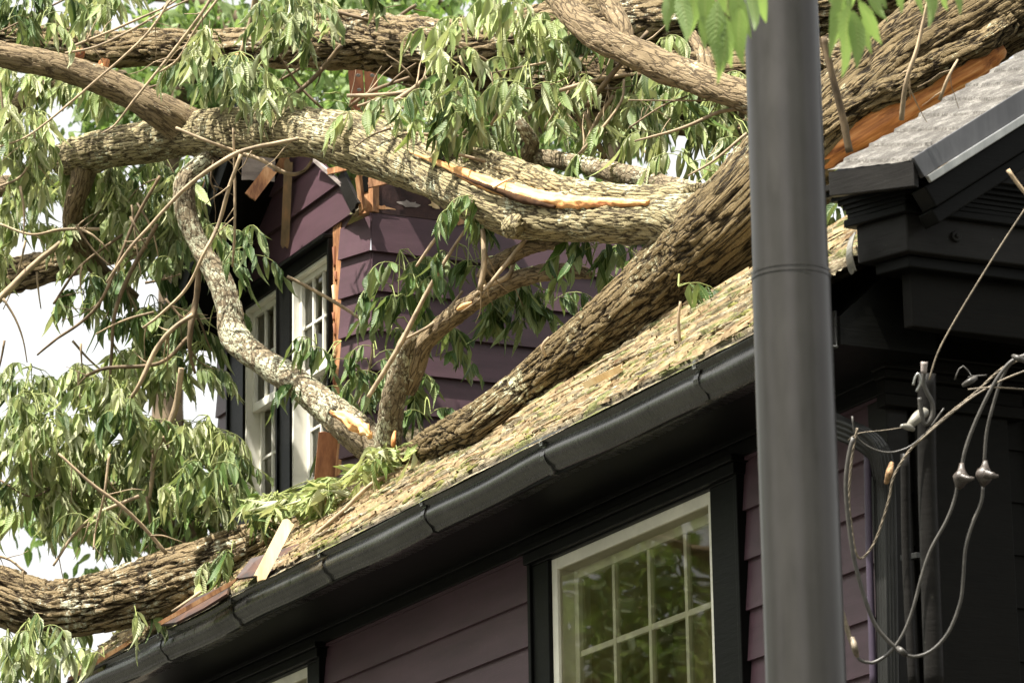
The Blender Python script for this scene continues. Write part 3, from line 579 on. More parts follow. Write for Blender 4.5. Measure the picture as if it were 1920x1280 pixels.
# cornice return: bevelled box, crown, gutter edge, roof
C1=onX(1702,470,-11.45); hc=float(C1[2])
dl=-dch; nchr=nch                                    # direction towards the far left of the bevel face, outward normal
def onbev(x,y,off=0): return onp(x,y,np.array(C1)+nchr*off,nchr)
e0=onbev(1608,492); wb_=float(np.dot(e0-C1,dl)); 
zb=hc; ztb=float(onbev(1650,398)[2]); 
foot=[np.array([C1[0],C1[1]]),np.array([C1[0]+dl[0]*wb_,C1[1]+dl[1]*wb_]),np.array([C1[0]+dl[0]*wb_-.05,C1[1]+dl[1]*wb_+.6]),np.array([C1[0]-.5,C1[1]+2.6]),np.array([C1[0],C1[1]+2.6])]
def layer(off,z0,z1,m,name,bev=.006):
    # offset footprint outwards
    o=[]; n=len(foot); norms=[]
    for i in range(n):
        a,b_=foot[i],foot[(i+1)%n]; d=b_-a; d/=np.linalg.norm(d); norms.append(np.array([d[1],-d[0]]))
    cen=np.mean(foot,0)
    norms=[nn if np.dot(nn,(foot[i]+foot[(i+1)%n])/2-cen)>0 else -nn for i,nn in enumerate(norms)]
    for i in range(n):
        n1,n2=norms[i-1],norms[i]; bs=(n1+n2)/(1+np.dot(n1,n2)); o.append(foot[i]+bs*off)
    mb=MB(); mb.prism([(q[0],q[1],z0) for q in o],(0,0,0),(0,0,z1-z0)); return mb.build(name,m,house,bev)
hb=ztb-zb
layer(0,zb,ztb,BLKW,'cornice_box'); layer(-.10,5.306,zb-.001,DWALL,'cornice_core'); layer(-.04,zb-.05,zb-.0005,BLK,'cornice_underside'); layer(.03,ztb-.035,ztb-.001,BLK,'cornice_bead')
# crown: cove profile made from stacked offsets
zc_top=float(onbev(1640,342)[2]); H=zc_top-ztb
for k in range(7):
    t=k/7; layer(.02+.10*t**1.8,ztb+H*t,ztb+H*(k+1)/7+.001*k,BLK if k<6 else BLKW,'crown_moulding',.002)
C2=onp(1712,302,np.array(C1)+nchr*.15,nchr); E2=onp(1553,322,np.array(C1)+nchr*.15,nchr)
drop=.10
g=MB(); g.box(C2+nchr*0,E2-C2,-nchr*.03,-ZZ*drop); g.build('eave_drip_edge',BLKW,house,.004)
R1=onX(1975,138,C2[0]); A1=None; npl=np.cross(E2-C2,R1-C2); npl/=np.linalg.norm(npl); npl=npl if npl[2]>0 else -npl
A1=onp(1975,62,C2,npl); A05=onp(1760,192,C2,npl)
# fine roof surface grid
n1,n2=140,110; V=np.zeros((n1,n2,3))
for i in range(n1):
    u=i/(n1-1); a=C2*(1-u)+R1*u; b_=(E2*(1-u)+A1*u)
    for j in range(n2):
        v=j/(n2-1); q=a*(1-v)+b_*v; d=np.linalg.norm(q-C2); 
        s=np.dot(q-C2,(R1-C2)/np.linalg.norm(R1-C2)); t=(s/.14)%1
        V[i,j]=q+npl*(.011*(1-t)+.006*noise.noise(Vector(q*9))+.003*noise.noise(Vector(q*40)))
F=[(i*n2+j,(i+1)*n2+j,(i+1)*n2+j+1,i*n2+j+1) for i in range(n1-1) for j in range(n2-1)]
meshobj('grey_shingle_roof',V.reshape(-1,3),F,RROOF,house,True)
g=MB(); g.prism([C2-npl*.012,E2-npl*.012,A1-npl*.012,R1-npl*.012],(0,0,0),-npl*.06); g.build('roof_deck',BLK,house)
rk=(R1-C2); rn_=np.cross(rk,[1,0,0]); rn_/=np.linalg.norm(rn_); rn_=rn_ if rn_[2]<0 else -rn_
g=MB(); g.box(C2+np.array([.012,0,0])+rn_*-.012,rk,(-.03,0,0),rn_*.085); g.build('rake_fascia',m_metal('grey_rake_metal',(.10,.10,.105),.4,.6),house,.003)
g=MB(); g.box(C2+np.array([.014,0,0])+rn_*.074,rk,(.018,0,0),rn_*.03); g.build('rake_drip_lip',STEEL,house,.003)
for k,(o,d_) in enumerate(((.0,.09),(.06,.06))):
    g=MB(); g.box(C2+np.array([-.02-.04*k,0,0])+rn_*(.105+k*.09),rk,(-.1,0,0),rn_*d_); g.build('rake_moulding',BLK,house,.006)
g=MB(); g.prism([C2+np.array([-.3,.2,-.2]),C2+np.array([-.3,2.6,-.2]),np.array([C2[0]-.3,C2[1]+2.6,R1[2]+.0]),],(0,0,0),(-.02,0,0)); g.build('gable_face',DWALL,house)
# bolt head and torn metal strip on the cornice
bp=onX(1791,444,C1[0]); g=MB(); g.prism([bp+np.array([0,.022*math.cos(a),.022*math.sin(a)]) for a in np.linspace(0,6.283,17)[:-1]],(.001,0,0),(.014,0,0)); g.prism([bp+np.array([0,.010*math.cos(a),.010*math.sin(a)]) for a in np.linspace(0,6.283,7)[:-1]],(.014,0,0),(.022,0,0)); g.build('bolt_head',BLKW,house,.003)
plank((P(1600,438,dep(e0)-.06),P(1600,510,dep(e0)-.02)),.004,np.array([.045,.0,.01])*1.,m_metal('torn_pale_flashing',(.45,.43,.38),.4,.5),'torn_flashing',house,.02)
# downspout: corrugated rectangular tube through two bends
def rtube(pts,wx,wy,m,name,parent,ribs=4,dp=.004,step=.02):
    q=catmull(pts,step); T=np.gradient(q,axis=0); T/=np.linalg.norm(T,axis=1)[:,None]; secs=[]
    up=np.array([0,-1.,0.])
    for i in range(len(q)):
        s_=np.cross(T[i],up); s_/=np.linalg.norm(s_); u_=np.cross(s_,T[i]); sec=[]
        n=24
        for side in range(4):
            for k in range(n):
                t=k/n*2-1; rb=dp*(.5+.5*math.cos(k/n*ribs*2*math.pi)); a,b_=(t,1),(1,-t) 
                if side==0: x,y=t*wx/2,wy/2-rb
                elif side==1: x,y=wx/2-rb,-t*wy/2
                elif side==2: x,y=-t*wx/2,-wy/2+rb
                else: x,y=-wx/2+rb,t*wy/2
                sec.append(q[i]+s_*x+u_*y)
        secs.append(sec)
    return extr(secs,m,name,parent,smooth=False)
ds=[P(1500,742,14.35),P(1555,792,14.3),P(1610,818,14.25),P(1645,845,14.22),P(1657,890,14.22),P(1660,960,14.22),P(1665,1290,14.1)]
dsp=empty('downspout',P(1665,1290,14.1),'dark corrugated downspout with a bent elbow beside the purple conduit','downspout')
rtube(ds[:5],.085,.065,DSP,'elbow',dsp); rtube(ds[4:],.078,.058,DSP,'pipe',dsp)
g=MB(); q=P(1700,1052,14.15); g.box(q,(.075,.03,0),(0,-.03,0),(0,0,.022)); g.build('bracket',DSP,dsp,.002)
def pipe(name,L,m,label,cat,group=None,na=14,step=.05):
    p,r=pxpath(L); o=gobj(name,tube_geo(p,r,na,step),m); return setp(o,label,cat,group)
pipe('conduit',[(1626,830,7,14.25),(1629,1000,7,14.22),(1638,1290,7,14.12)],CONDP,'thin purple painted conduit standing against the plum siding','conduit')
pipe('conduit',[(1697,850,9,14.05),(1700,1050,9,14.03),(1712,1290,9,13.95)],BLKW,'black conduit between the corrugated downspout and the thick black pipe','conduit')
pipe('service_pipe',[(1738,700,17,13.95),(1739,900,18,13.93),(1752,1290,19,13.85)],BLKW,'thick black upright service pipe in front of the house corner','pipe',na=28)
# ================================================================== STREET POLE
pD=11.2
pole=empty('street_pole',P(1506,1290,pD),'tall dark metal pole with a ring seam standing in front of the gutter','pole')
pb=P(1483,516,pD); rad=72.5*pD/FOC
def vt(z0,z1,r0,r1,m,name,n=64,parent=pole,dz=.25):
    zs=list(np.arange(z0,z1,dz))+[z1]; 
    ax=lambda z: np.array([pb[0],pb[1],z]); V=[];F=[]
    for i,z in enumerate(zs):
        r=r0+(r1-r0)*(z-z0)/(z1-z0)
        for k in range(n): a=k/n*2*math.pi; V.append(ax(z)+np.array([r*math.cos(a),r*math.sin(a),0]))
    for i in range(len(zs)-1):
        for k in range(n): F.append((i*n+k,i*n+(k+1)%n,(i+1)*n+(k+1)%n,(i+1)*n+k))
    o=meshobj(name,V,F,m,parent,True); return o
vt(0,pb[2],rad*1.02,rad*1.015,POLE,'lower_section'); vt(pb[2]+.001,pb[2]+4,rad*.985,rad*.955,POLE,'upper_section')
for k,dz in enumerate((-.012,.004)): vt(pb[2]+dz-.004,pb[2]+dz+.004,rad*1.035,rad*1.035,POLE,'seam_ring',dz=.1)
vt(0,.04,rad*2,rad*2,POLE,'base_plate')
# ================================================================== THE FALLEN TREE
tree=empty('fallen_tree',P(1300,480,16.4),'huge fallen tree with split limbs and wilted leaves lying across the roof and dormer','tree')
def trunkD(x,y,rp,extra=0): # depth so that the trunk lies on the roof
    q=onR(x+rp*.5,y+rp*.95,0); return dep(q)-.02+extra
TR=[(700,872,10,0),(760,858,17,0),(840,822,30,0),(915,780,38,0),(1000,716,38,0),(1100,638,48,0),(1200,560,58,0),(1300,478,70,0),(1400,400,84,0),(1500,305,88,0),(1600,212,86,0),(1720,112,84,0),(1850,28,84,0),(2010,-70,84,0),(2250,-230,86,0),(2600,-470,88,0)]
TRL=[]
for x,y,r,_ in TR:
    D=trunkD(x,y,r) if x<=1410 else None
    if D is None: D=TRL[-1][3]+.0 if x<1520 else TRL[-1][3]+.02
    TRL.append((x,y,r,D))
T_D=dict((t[0],t[3]) for t in TRL)
TRL=[(x,y+(7 if 900<x<1450 else 0),r*1.12,D) for x,y,r,D in TRL]
limb('trunk',TRL,MOSSB,tree,110,.018,.14,1.)
# torn orange wood along the underside of the trunk, near the grey roof
WDT=[(1470,345,30),(1560,282,44),(1640,232,46),(1720,178,42),(1790,138,38),(1840,108,34),(1880,82,14)]
Dt=T_D[1500]-.12
wd=limb('torn_wood',[(x,y+6,r,Dt) for x,y,r in WDT],WOOD,tree,60,.02,.22,3.)
limb('bark_lip',[(1450,335,16,Dt-.02),(1540,250,24,Dt-.06),(1620,196,26,Dt-.08),(1700,150,24,Dt-.09),(1760,120,22,Dt-.09),(1850,75,22,Dt-.08),(1900,40,14,Dt-.05)],MOSSB,tree,40,.02,.4,4.)
# limb across the dormer: lower half, upper slab, wood between
LA=[(1300,430,72,16.7),(1240,412,46,16.8),(1120,412,42,17.3),(980,396,50,18.0),(900,368,50,18.45),(800,318,50,19.0),(700,278,54,19.5),(600,253,48,20.0),(500,246,44,20.5),(420,247,44,20.9),(350,252,40,21.2),(300,262,38,21.4),(210,278,37,21.7),(150,292,35,21.9),(112,300,28,22.0)]
limb('main_limb',LA,LIMB,tree,96,.018,.15,5.)
UA=[(830,282,16,19.05),(900,304,24,18.65),(980,330,27,18.2),(1060,357,26,17.7),(1150,368,22,17.3),(1240,372,26,16.95),(1300,380,34,16.75)]
limb('split_limb_half',UA,LIMB,tree,60,.018,.18,6.)
SW=[(770,286,2,18.9),(830,308,6,18.63),(880,330,11,18.36),(930,350,14,18.07),(990,366,16,17.72),(1060,379,13,17.4),(1140,381,9,17.05),(1215,380,5,16.72)]
limb('split_wood',SW,WOODP,tree,24,.015,.35,7.)
limb('split_crack_shade',[(850,325,1,18.42),(920,352,5,17.98),(980,374,7,17.68),(1040,388,3,17.42)],m_simple('shaded_crack_wood',(.05,.025,.012),.9,.1,.3,12),tree,10,.02,.4)  # dark strip along the crack, its shadow put into the colour
limb('splinter',[(925,352,3,17.9),(950,338,2,17.88),(960,334,1,17.88)],WOODP,tree,8,.01)
limb('broken_knot',[(968,418,18,17.75),(960,428,18,17.68),(955,434,12,17.64)],LIMB,tree,32,.012,.3)
# other limbs
limb('limb',[(350,240,40,21.15),(300,208,33,21.1),(250,180,27,21.1),(190,152,26,21.1),(120,128,25,21.1),(50,112,24,21.1),(-40,92,23,21.1)],SMO,tree,48,.02,.12)
limb('limb',[(-60,66,22,22.6),(60,72,22,22.5),(130,78,24,22.4),(200,95,30,22.3),(300,88,32,22.1),(420,92,32,21.9),(540,86,38,21.6),(640,76,50,21.3),(760,82,52,20.9),(860,88,48,20.5),(960,72,46,20.2),(1080,50,54,19.8),(1200,34,60,19.4),(1340,20,64,19.0),(1480,0,66,18.6),(1640,-30,66,18.2),(1900,-120,70,17.6),(2300,-300,76,16.8)],BARK,tree,84,.02,.2)
limb('limb',[(700,112,20,21.4),(790,116,40,21.2),(900,120,46,20.9),(1020,130,56,20.6),(1140,136,64,20.3),(1260,140,70,20.0),(1400,136,74,19.6),(1540,120,74,19.3),(1700,70,76,18.8),(1950,-40,80,18.0),(2300,-230,84,17.0)],BARK,tree,70,.025,.2)
limb('limb',[(760,146,16,21.0),(850,138,14,20.9),(930,150,18,20.8),(1000,170,18,20.6),(1100,200,26,20.4),(1200,214,30,20.2),(1330,230,30,20.0),(1480,240,32,19.0),(1560,235,30,18.4)],BARK,tree,40,.025,.3)
limb('limb',[(1040,-20,24,18.6),(1066,18,25,18.4),(1104,56,27,18.2),(1160,86,29,18.0),(1230,118,29,17.8),(1300,146,29,17.6),(1360,168,29,17.4),(1440,196,28,17.2),(1510,228,30,16.8),(1570,262,30,16.4)],SMO,tree,50,.016,.15)
limb('limb',[(1122,-20,18,18.3),(1142,12,18,18.2),(1164,50,18,18.05),(1176,84,16,17.95)],SMO,tree,32,.018,.15)
limb('limb',[(1296,66,10,17.9),(1318,100,12,17.7),(1330,150,14,17.55)],SMO,tree,24,.018,.15)
limb('limb',[(1320,366,20,16.9),(1255,350,19,17.2),(1190,330,18,17.6),(1120,315,17,18.0),(1060,303,16,18.3),(1010,294,15,18.5),(990,290,14,18.5),(998,270,13,18.45),(985,245,11,18.4),(972,226,9,18.4)],LICH,tree,36,.015,.14)
limb('limb',[(160,310,24,21.85),(150,350,20,21.9),(136,400,18,22.0),(146,450,17,22.1),(190,510,16,22.2),(250,562,15,22.3)],SMO,tree,32,.02,.15)
limb('limb',[(-30,230,24,22.8),(30,196,20,22.6),(80,166,15,22.4),(104,152,10,22.3)],SMO,tree,28,.02,.15)
limb('limb',[(-30,526,34,23.6),(60,508,30,23.4),(130,490,26,23.2),(220,470,20,23.0),(290,462,12,22.9)],BARK,tree,44,.02,.2)
limb('limb',[(-30,355,20,23.4),(30,345,18,23.3),(80,330,14,23.2)],SMO,tree,24,.02,.15)
limb('limb',[(118,452,5,22.0),(60,500,6,22.0),(0,560,7,22.0),(-30,590,7,22.0)],TWIG,tree,12,.03)
# lower trunk that crosses the eave at the left
LH=[(-60,1096,54,20.6),(10,1118,52,20.6),(90,1143,54,20.55),(170,1134,56,20.5),(250,1116,58,20.4),(330,1088,58,20.35),(400,1064,54,20.3),(460,1040,50,20.3),(520,1010,46,20.4),(590,972,38,20.6),(650,930,26,20.8)]
limb('lower_trunk',LH,BARK,tree,100,.018,.18,9.)
# short stubs and lip wood
limb('torn_stub',[(150,100,10,21.7),(138,108,9,21.6),(128,104,6,21.6)],WOOD,tree,14,.01,.4)
limb('torn_stub',[(196,118,10,21.7),(192,135,8,21.6),(188,145,4,21.6)],WOOD,tree,14,.01,.4)
limb('torn_stub',[(450,100,10,21.3),(450,112,8,21.3),(452,120,5,21.2)],WOOD,tree,14,.01,.4)
# twigs that grow from the tree
TW=[
 ([(130,90,5),(200,62,4),(250,40,4),(320,8,3),(350,-20,3)],20.9,0),([(122,100,4),(180,88,4),(250,55,4),(310,20,3),(372,-8,3)],20.8,0),
 ([(400,-10,5),(375,30,5),(330,90,5),(290,140,4),(250,190,4),(215,235,3),(190,250,2)],20.5,0),
 ([(415,-10,4),(370,50,4),(335,110,4),(300,135,3)],20.6,0),([(480,-10,9),(470,40,8),(455,90,7),(450,110,6)],20.8,0),
 ([(280,165,4),(350,140,4),(366,120,5),(370,102,5)],20.9,1),([(-10,100,4),(5,200,4),(10,280,4),(0,330,4)],21.3,0),
 ([(65,250,4),(60,290,4),(40,330,4),(0,350,4)],21.2,0),([(320,0,4),(270,70,4),(170,160,4),(60,250,3),(0,275,3)],20.7,0),
 ([(640,85,7),(590,145,7),(530,195,6)],20.2,1),([(520,100,3),(560,160,4),(600,200,4),(640,240,3)],20.3,1),
 ([(330,240,5),(390,265,5),(440,283,5),(490,300,6),(540,326,6),(570,320,5),(585,300,4)],20.2,0),
 ([(570,258,5),(520,268,6),(450,285,7),(390,320,7),(340,360,6),(280,425,5),(240,470,5),(200,530,4)],19.9,0),
 ([(452,290,6),(430,350,6),(410,420,6),(385,470,5),(350,540,5),(300,590,4),(268,615,4)],19.8,0),
 ([(437,240,3),(440,330,4),(440,430,4),(436,500,3)],19.9,0),([(300,330,5),(250,420,5),(185,570,5),(100,640,4),(70,665,3)],21.0,1),
 ([(295,420,6),(240,520,7),(215,590,6),(210,650,5),(205,730,4)],21.2,1),([(375,480,9),(368,560,10),(358,610,10),(356,660,6),(366,700,4)],20.8,1),
 ([(362,590,8),(320,620,7),(290,660,8),(262,720,7),(240,755,5)],20.6,0),([(355,630,6),(300,680,6),(200,690,6),(160,705,5)],20.9,1),
 ([(340,690,9),(330,760,10),(310,810,9),(290,850,9),(285,900,7),(280,940,5)],20.7,0),([(310,560,4),(335,590,4),(350,600,4)],20.8,1),
 ([(110,850,4),(170,905,5),(230,950,6),(280,1000,6),(312,1038,6)],20.0,0),([(205,850,4),(195,930,4),(180,990,3),(175,1030,3)],20.2,0),
 ([(260,930,6),(190,960,6),(140,1000,5),(100,1060,4)],20.4,0),([(-10,1040,5),(20,1050,4),(50,1075,4)],20.3,0),
 ([(275,930,5),(283,990,5),(280,1035,4)],20.5,1),([(0,900,3),(60,930,3),(120,900,3)],21,1),([(0,420,4),(60,440,4),(120,430,5),(230,430,5)],21.8,0),
 ([(100,570,4),(150,500,4),(230,440,5)],21.6,1),([(400,300,3),(395,340,3),(405,360,3)],20.2,1),
 ([(470,180,4),(560,130,4),(600,90,4)],20.6,1),([(650,180,6),(720,178,7),(790,170,6)],19.8,0),([(655,200,5),(700,170,6),(770,145,5)],19.9,1),([(670,200,5),(760,170,5),(830,165,4)],20.0,0),
 ([(700,215,6),(770,170,8),(800,145,7)],19.7,0),([(690,215,5),(740,205,5),(800,195,5)],19.6,0),([(920,235,5),(960,170,5),(980,140,4)],18.6,0),
 ([(1090,290,7),(1120,225,7),(1150,180,6)],18.2,0),([(1085,290,5),(1130,240,5),(1165,190,4),(1170,150,4)],18.1,0),([(1135,300,9),(1110,245,9),(1095,210,6)],18.4,0),
 ([(1110,290,6),(1080,210,5),(1060,160,4)],18.5,0),([(1178,188,2),(1260,189,2.5),(1356,188,2.5)],17.6,0),([(1190,265,3),(1280,240,5),(1350,210,6),(1400,205,5)],17.5,0),
 ([(1180,240,3),(1240,200,3),(1290,180,3)],17.7,1),([(1290,330,3),(1340,300,4),(1400,250,5)],16.9,0),([(1050,170,6),(1120,150,7),(1180,140,6)],18.3,0),([(1100,200,8),(1160,125,8),(1215,60,7)],18.2,1),
 ([(840,80,5),(920,120,4),(960,180,4),(1000,230,3)],18.9,1),([(760,250,5),(840,255,5),(920,262,4)],19.0,0),([(820,300,5),(870,250,5),(900,200,4)],19.1,0),([(860,290,5),(930,306,6),(1000,310,5)],18.5,0),
 ([(1740,0,4),(1720,90,6),(1700,150,7),(1690,225,8)],13.9,0),([(1796,112,3),(1778,145,5),(1762,188,6)],13.9,0),([(1480,20,3),(1530,60,4),(1560,150,5)],15.4,1),
 ([(965,490,6),(950,520,7),(905,540,7),(890,555,6)],18.3,0),([(905,430,7),(908,490,9),(900,545,9)],18.2,0),
 ([(620,20,6),(720,40,6),(780,10,6)],21.0,1),([(60,0,4),(100,40,4),(160,70,4)],21.6,1),([(0,60,3),(80,20,3),(140,-10,3)],21.5,1)]
def twig(L,D,m,nsh):
    LL=[(x,y,r*.62,D+R_.uniform(-.05,.05)) for x,y,r in L]; p,r=pxpath(LL); g=[tube_geo(p,r,8,.03,.2,R_.random()*9)]
    for _ in range(nsh):
        i=R_.randrange(len(L)-1); t=R_.random(); x=L[i][0]*(1-t)+L[i+1][0]*t; y=L[i][1]*(1-t)+L[i+1][1]*t
        a=math.atan2(L[i+1][1]-L[i][1],L[i+1][0]-L[i][0])+R_.choice([-1,1])*R_.uniform(.4,.9); rr=min(L[i][2],L[i+1][2])*.3; l=R_.uniform(25,90); S=[]
        for k in range(4): S.append((x,y,max(.6,rr*(1-k*.22)),D+k*.03)); x+=math.cos(a)*l/3; y+=math.sin(a)*l/3; a+=R_.uniform(-.35,.35)
        q,r2=pxpath(S); g.append(tube_geo(q,r2,6,.03,.1,R_.random()*9))
    gobj('twig',join(g),m,tree)
for L,D,k in TW: twig(L,D,TWIGD if k else TWIG,3)
for i in range(70):   # thin side twigs among the hanging leaves at the left and in the middle
    if i<45: x,y,D=R_.uniform(0,420),R_.uniform(330,1000),R_.uniform(20.6,22.6)
    else: x,y,D=R_.uniform(700,1380),R_.uniform(60,320),R_.uniform(18.4,19.6)
    if i<45 and (y>980 or (x>380 and y<800)): continue
    a=R_.uniform(-1.9,-.9) if R_.random()<.6 else R_.uniform(0,6.28); l=R_.uniform(50,150); c=R_.uniform(-.5,.5); L=[]
    for k in range(4): L.append((x,y,(2.6-k*.5),D)); x+=math.cos(a)*l/3; y-=math.sin(a)*l/3; a+=c*.4
    limb('twig',L,TWIG if i%3 else TWIGD,tree,6,.04)
# ------------------------------------------------------------------ foliage, one mesh per hanging bunch
FO=[ # ellipses with depth
 [(60,20,70,30,21.6),(20,50,30,25,21.6)],[(150,25,50,30,21.7)],[(205,15,35,30,21.5)],[(90,60,30,20,21.0)],
 [(545,20,45,45,20.4),(555,80,35,40,20.4)],[(585,40,25,50,20.5)],[(640,-5,40,15,20.6)],
 [(60,270,50,50,21.2),(90,330,35,40,21.2)],[(20,310,30,50,21.4)],[(70,185,60,22,22.2)],[(160,175,50,30,22.2)],[(215,190,35,35,22.2)],[(240,215,25,20,22)],
 [(400,120,30,40,20.4)],[(450,150,60,30,20.5),(430,190,40,25,20.4)],[(500,175,30,35,20.5)],[(370,150,30,30,20.8)],
 [(860,90,40,30,18.9),(840,140,35,40,18.9)],[(860,190,50,45,18.8)],[(820,240,30,40,18.8)],[(885,250,30,45,18.7)],
 [(960,40,45,30,18.9),(980,80,45,35,18.9)],[(1010,110,25,40,18.8)],[(940,90,25,30,18.9)],
 [(1060,110,30,30,18.8)],[(1060,50,30,20,19)],[(990,170,50,30,18.6),(970,200,40,25,18.6)],[(1050,200,40,40,18.5)],[(1100,260,50,30,18.6)],[(1090,170,40,25,18.8)],
 [(1140,100,20,15,18.4)],[(1170,210,40,30,18.3)],[(1200,250,45,35,18.2),(1170,285,35,20,18.1)],[(1245,290,30,30,18.0)],
 [(1260,170,40,30,18.7)],[(1330,190,50,30,18.6)],[(1340,240,50,30,18.5)],[(1290,250,45,40,18.6)],[(1380,280,40,30,18.2)],[(1250,120,30,20,18.9)],
 [(760,240,35,30,19.2)],[(700,235,50,12,19.6)],[(620,215,60,12,19.9)],[(520,205,50,10,20.2)],[(1130,330,60,8,18.1)],[(1290,330,30,10,17.2)],[(930,280,50,15,18.7)],
 [(210,345,60,25,22.2),(240,390,50,40,22.1)],[(300,350,35,35,22.0)],[(190,390,35,40,22.4)],[(170,430,50,40,22.3)],[(165,490,45,35,22.3)],
 [(40,390,35,35,22.4)],[(30,440,40,30,22.5)],[(90,380,30,30,22.6)],[(260,440,35,40,22)],[(310,430,40,50,21.8)],[(340,380,20,40,21.6)],[(315,500,45,35,21.7)],[(370,460,20,30,21.3)],
 [(170,560,45,22,21.8)],[(150,590,28,28,22)],[(60,735,55,26,22)],[(160,735,50,28,22.1)],[(15,775,25,28,22)],
 [(285,600,22,25,21.8)],[(280,640,50,45,21.6)],[(262,680,22,35,21.7)],[(340,640,35,40,21.4)],[(300,720,55,40,21.5)],[(370,700,30,40,21.1)],
 [(210,770,35,40,20.8)],[(250,800,25,40,20.8)],[(180,820,40,35,21)],[(60,790,60,30,21)],[(90,840,60,35,21)],[(30,860,40,40,21)],[(80,920,60,40,21.2)],[(20,960,30,30,21.2)],
 [(150,880,55,45,21.3)],[(230,890,50,45,21.2)],[(320,850,50,40,20.9)],[(300,930,60,35,21)],[(390,840,45,40,20.6)],[(420,890,35,45,20.5)],[(370,930,55,35,20.6)],[(410,960,35,30,20.5)],
 [(150,970,55,30,21.2)],[(200,1010,45,22,20.6)],[(230,960,40,30,21)],[(290,990,50,25,20.8)],[(70,990,40,25,21.3)],
 [(50,1215,45,25,20.0),(50,1260,45,30,20)],[(15,1240,25,40,20.2)],[(250,1180,22,18,20.3)],[(405,1078,30,14,20.0)],[(440,1055,20,14,19.9)],[(190,1250,8,10,20)],[(130,1190,20,20,21.5)],
 [(20,150,30,20,22.4)],[(330,300,30,15,22.2)],[(0,500,30,25,22.8)],[(275,545,12,16,22)]]
GR=[ [(750,520,40,25,18.9),(770,560,50,35,18.9)],[(810,550,25,35,18.9)],[(730,590,30,30,19)],[(745,650,35,30,19.2)],[(700,690,25,20,19.3)],[(820,640,25,20,18.7)],[(830,690,18,25,18.7)],
 [(590,670,30,15,19.7)],[(640,690,30,25,19.6)],[(680,720,25,20,19.4)],[(720,740,30,20,19.2)],[(600,770,20,25,19.9)],[(790,750,22,30,19.0)],[(800,790,20,18,18.9)],
 [(880,500,30,30,18.6)],[(900,560,30,30,18.6)],[(950,590,45,30,18.5)],[(1000,560,40,35,18.5)],[(1040,600,35,30,18.4)],[(980,620,30,25,18.4)],
 [(1100,480,35,20,17.7)],[(1120,520,35,35,17.7)],[(1165,480,30,20,17.6)],[(1180,510,20,20,17.6)],[(900,420,25,15,18.3)],[(880,440,20,18,18.4)],
 [(430,470,45,20,20.3)],[(450,510,40,20,20.3)],[(640,850,18,25,20.3)],[(400,640,12,40,20.9)],[(1275,565,12,15,16.2)],[(1290,210,40,25,18.5)],[(1590,350,30,25,16.5)],[(1585,400,25,25,16.2)],[(860,520,30,40,18.7)],[(1010,640,40,20,18.3)],[(770,720,20,50,19.2)],[(420,160,30,30,20.6)]]
nb=0
for e in FO: mass('leaf_bunch' if nb<96 else 'leaf_bunch',e,tree,(LEAF,LEAF2)[nb%2] if nb%6 else LEAFD,dens=2.4 if e[0][0]<480 and e[0][1]>330 else 1.6); nb+=1
for e in GR: e=[(a,b_,c_,d_,D+(.45 if 690<a<1100 and b_>470 else 0)) for a,b_,c_,d_,D in e]; mass('green_leaf_bunch',e,tree,LEAFD,dens=1.35,wilt=1.15,ll=.15,lw=.052); nb+=1
# bleached leaf litter heaped on the roof below the dormer
mass('leaf_heap',[(520,975,60,22,19.9),(590,965,55,26,19.6),(640,940,40,22,19.5)],tree,LEAF2,dens=2.4,wilt=.35,dz=.15,length=.18)
mass('leaf_heap',[(740,885,60,14,18.8),(700,905,40,12,18.9),(800,862,45,8,18.3)],tree,LEAF2,dens=2.6,wilt=.3,dz=.12,length=.16)
mass('leaf_heap',[(470,1000,30,12,20.0),(380,1000,50,6,20.6)],tree,LEAFD,dens=1.5,wilt=.3,dz=.15,length=.16)
# ================================================================== LOOSE BROKEN BRANCHES
def branch(name,geoL,m,label,group=None,na=40,extra=None,cat='broken branch'):
    o=empty(name,P(*geoL[len(geoL)//2][:2],geoL[len(geoL)//2][3]),label,cat,group); limb('bark',geoL,m,o,na,.014,.16); 
    return o
bf=branch('broken_branch',[(400,292,15,20.9),(365,318,18,20.95),(345,350,19,20.9),(352,410,19,20.85),(378,470,18,20.8),(412,525,22,20.7),(430,580,23,20.6),(438,628,25,20.5),(480,668,25,20.3),(540,706,26,20.0),(600,752,28,19.75),(660,802,33,19.5),(710,842,34,19.35),(740,866,22,19.3)],LICH,'thick lichen-covered broken branch bent down across the dormer windows',na=56)
limb('torn_wood',[(620,772,3,19.45),(660,790,11,19.25),(688,808,8,19.12),(694,822,4,19.1)],WOODP,bf,24,.006,.9)
bg_=branch('broken_branch',[(728,846,24,19.1),(730,800,23,19.05),(738,750,22,19.0),(752,690,20,18.95),(768,640,18,18.9),(775,625,12,18.9)],LICH,'upright lichen-spotted branch stump standing on the roof beside the dormer corner')
limb('torn_wood',[(741,808,2,18.9),(738,825,5,18.87),(737,838,3,18.87)],WOOD,bg_,12,.01,.4)
bh=branch('broken_branch',[(765,735,14,19.0),(780,690,17,18.95),(800,640,17,18.85),(850,592,17,18.7),(910,552,17,18.5),(970,524,16,18.3),(1030,510,15,18.1),(1085,510,12,17.9),(1110,516,6,17.8)],SMO,'smooth arched branch reaching from the stump toward the main trunk')
limb('torn_wood',[(858,580,3,18.55),(870,574,6,18.5),(885,568,3,18.5)],WOODP,bh,12,.01,.3)
bi=branch('broken_branch',[(905,520,12,18.6),(925,497,14,18.5),(960,478,14,18.3),(1000,462,12,18.1),(1050,456,10,17.9)],SMO,'short curved branch tucked under the split main limb')
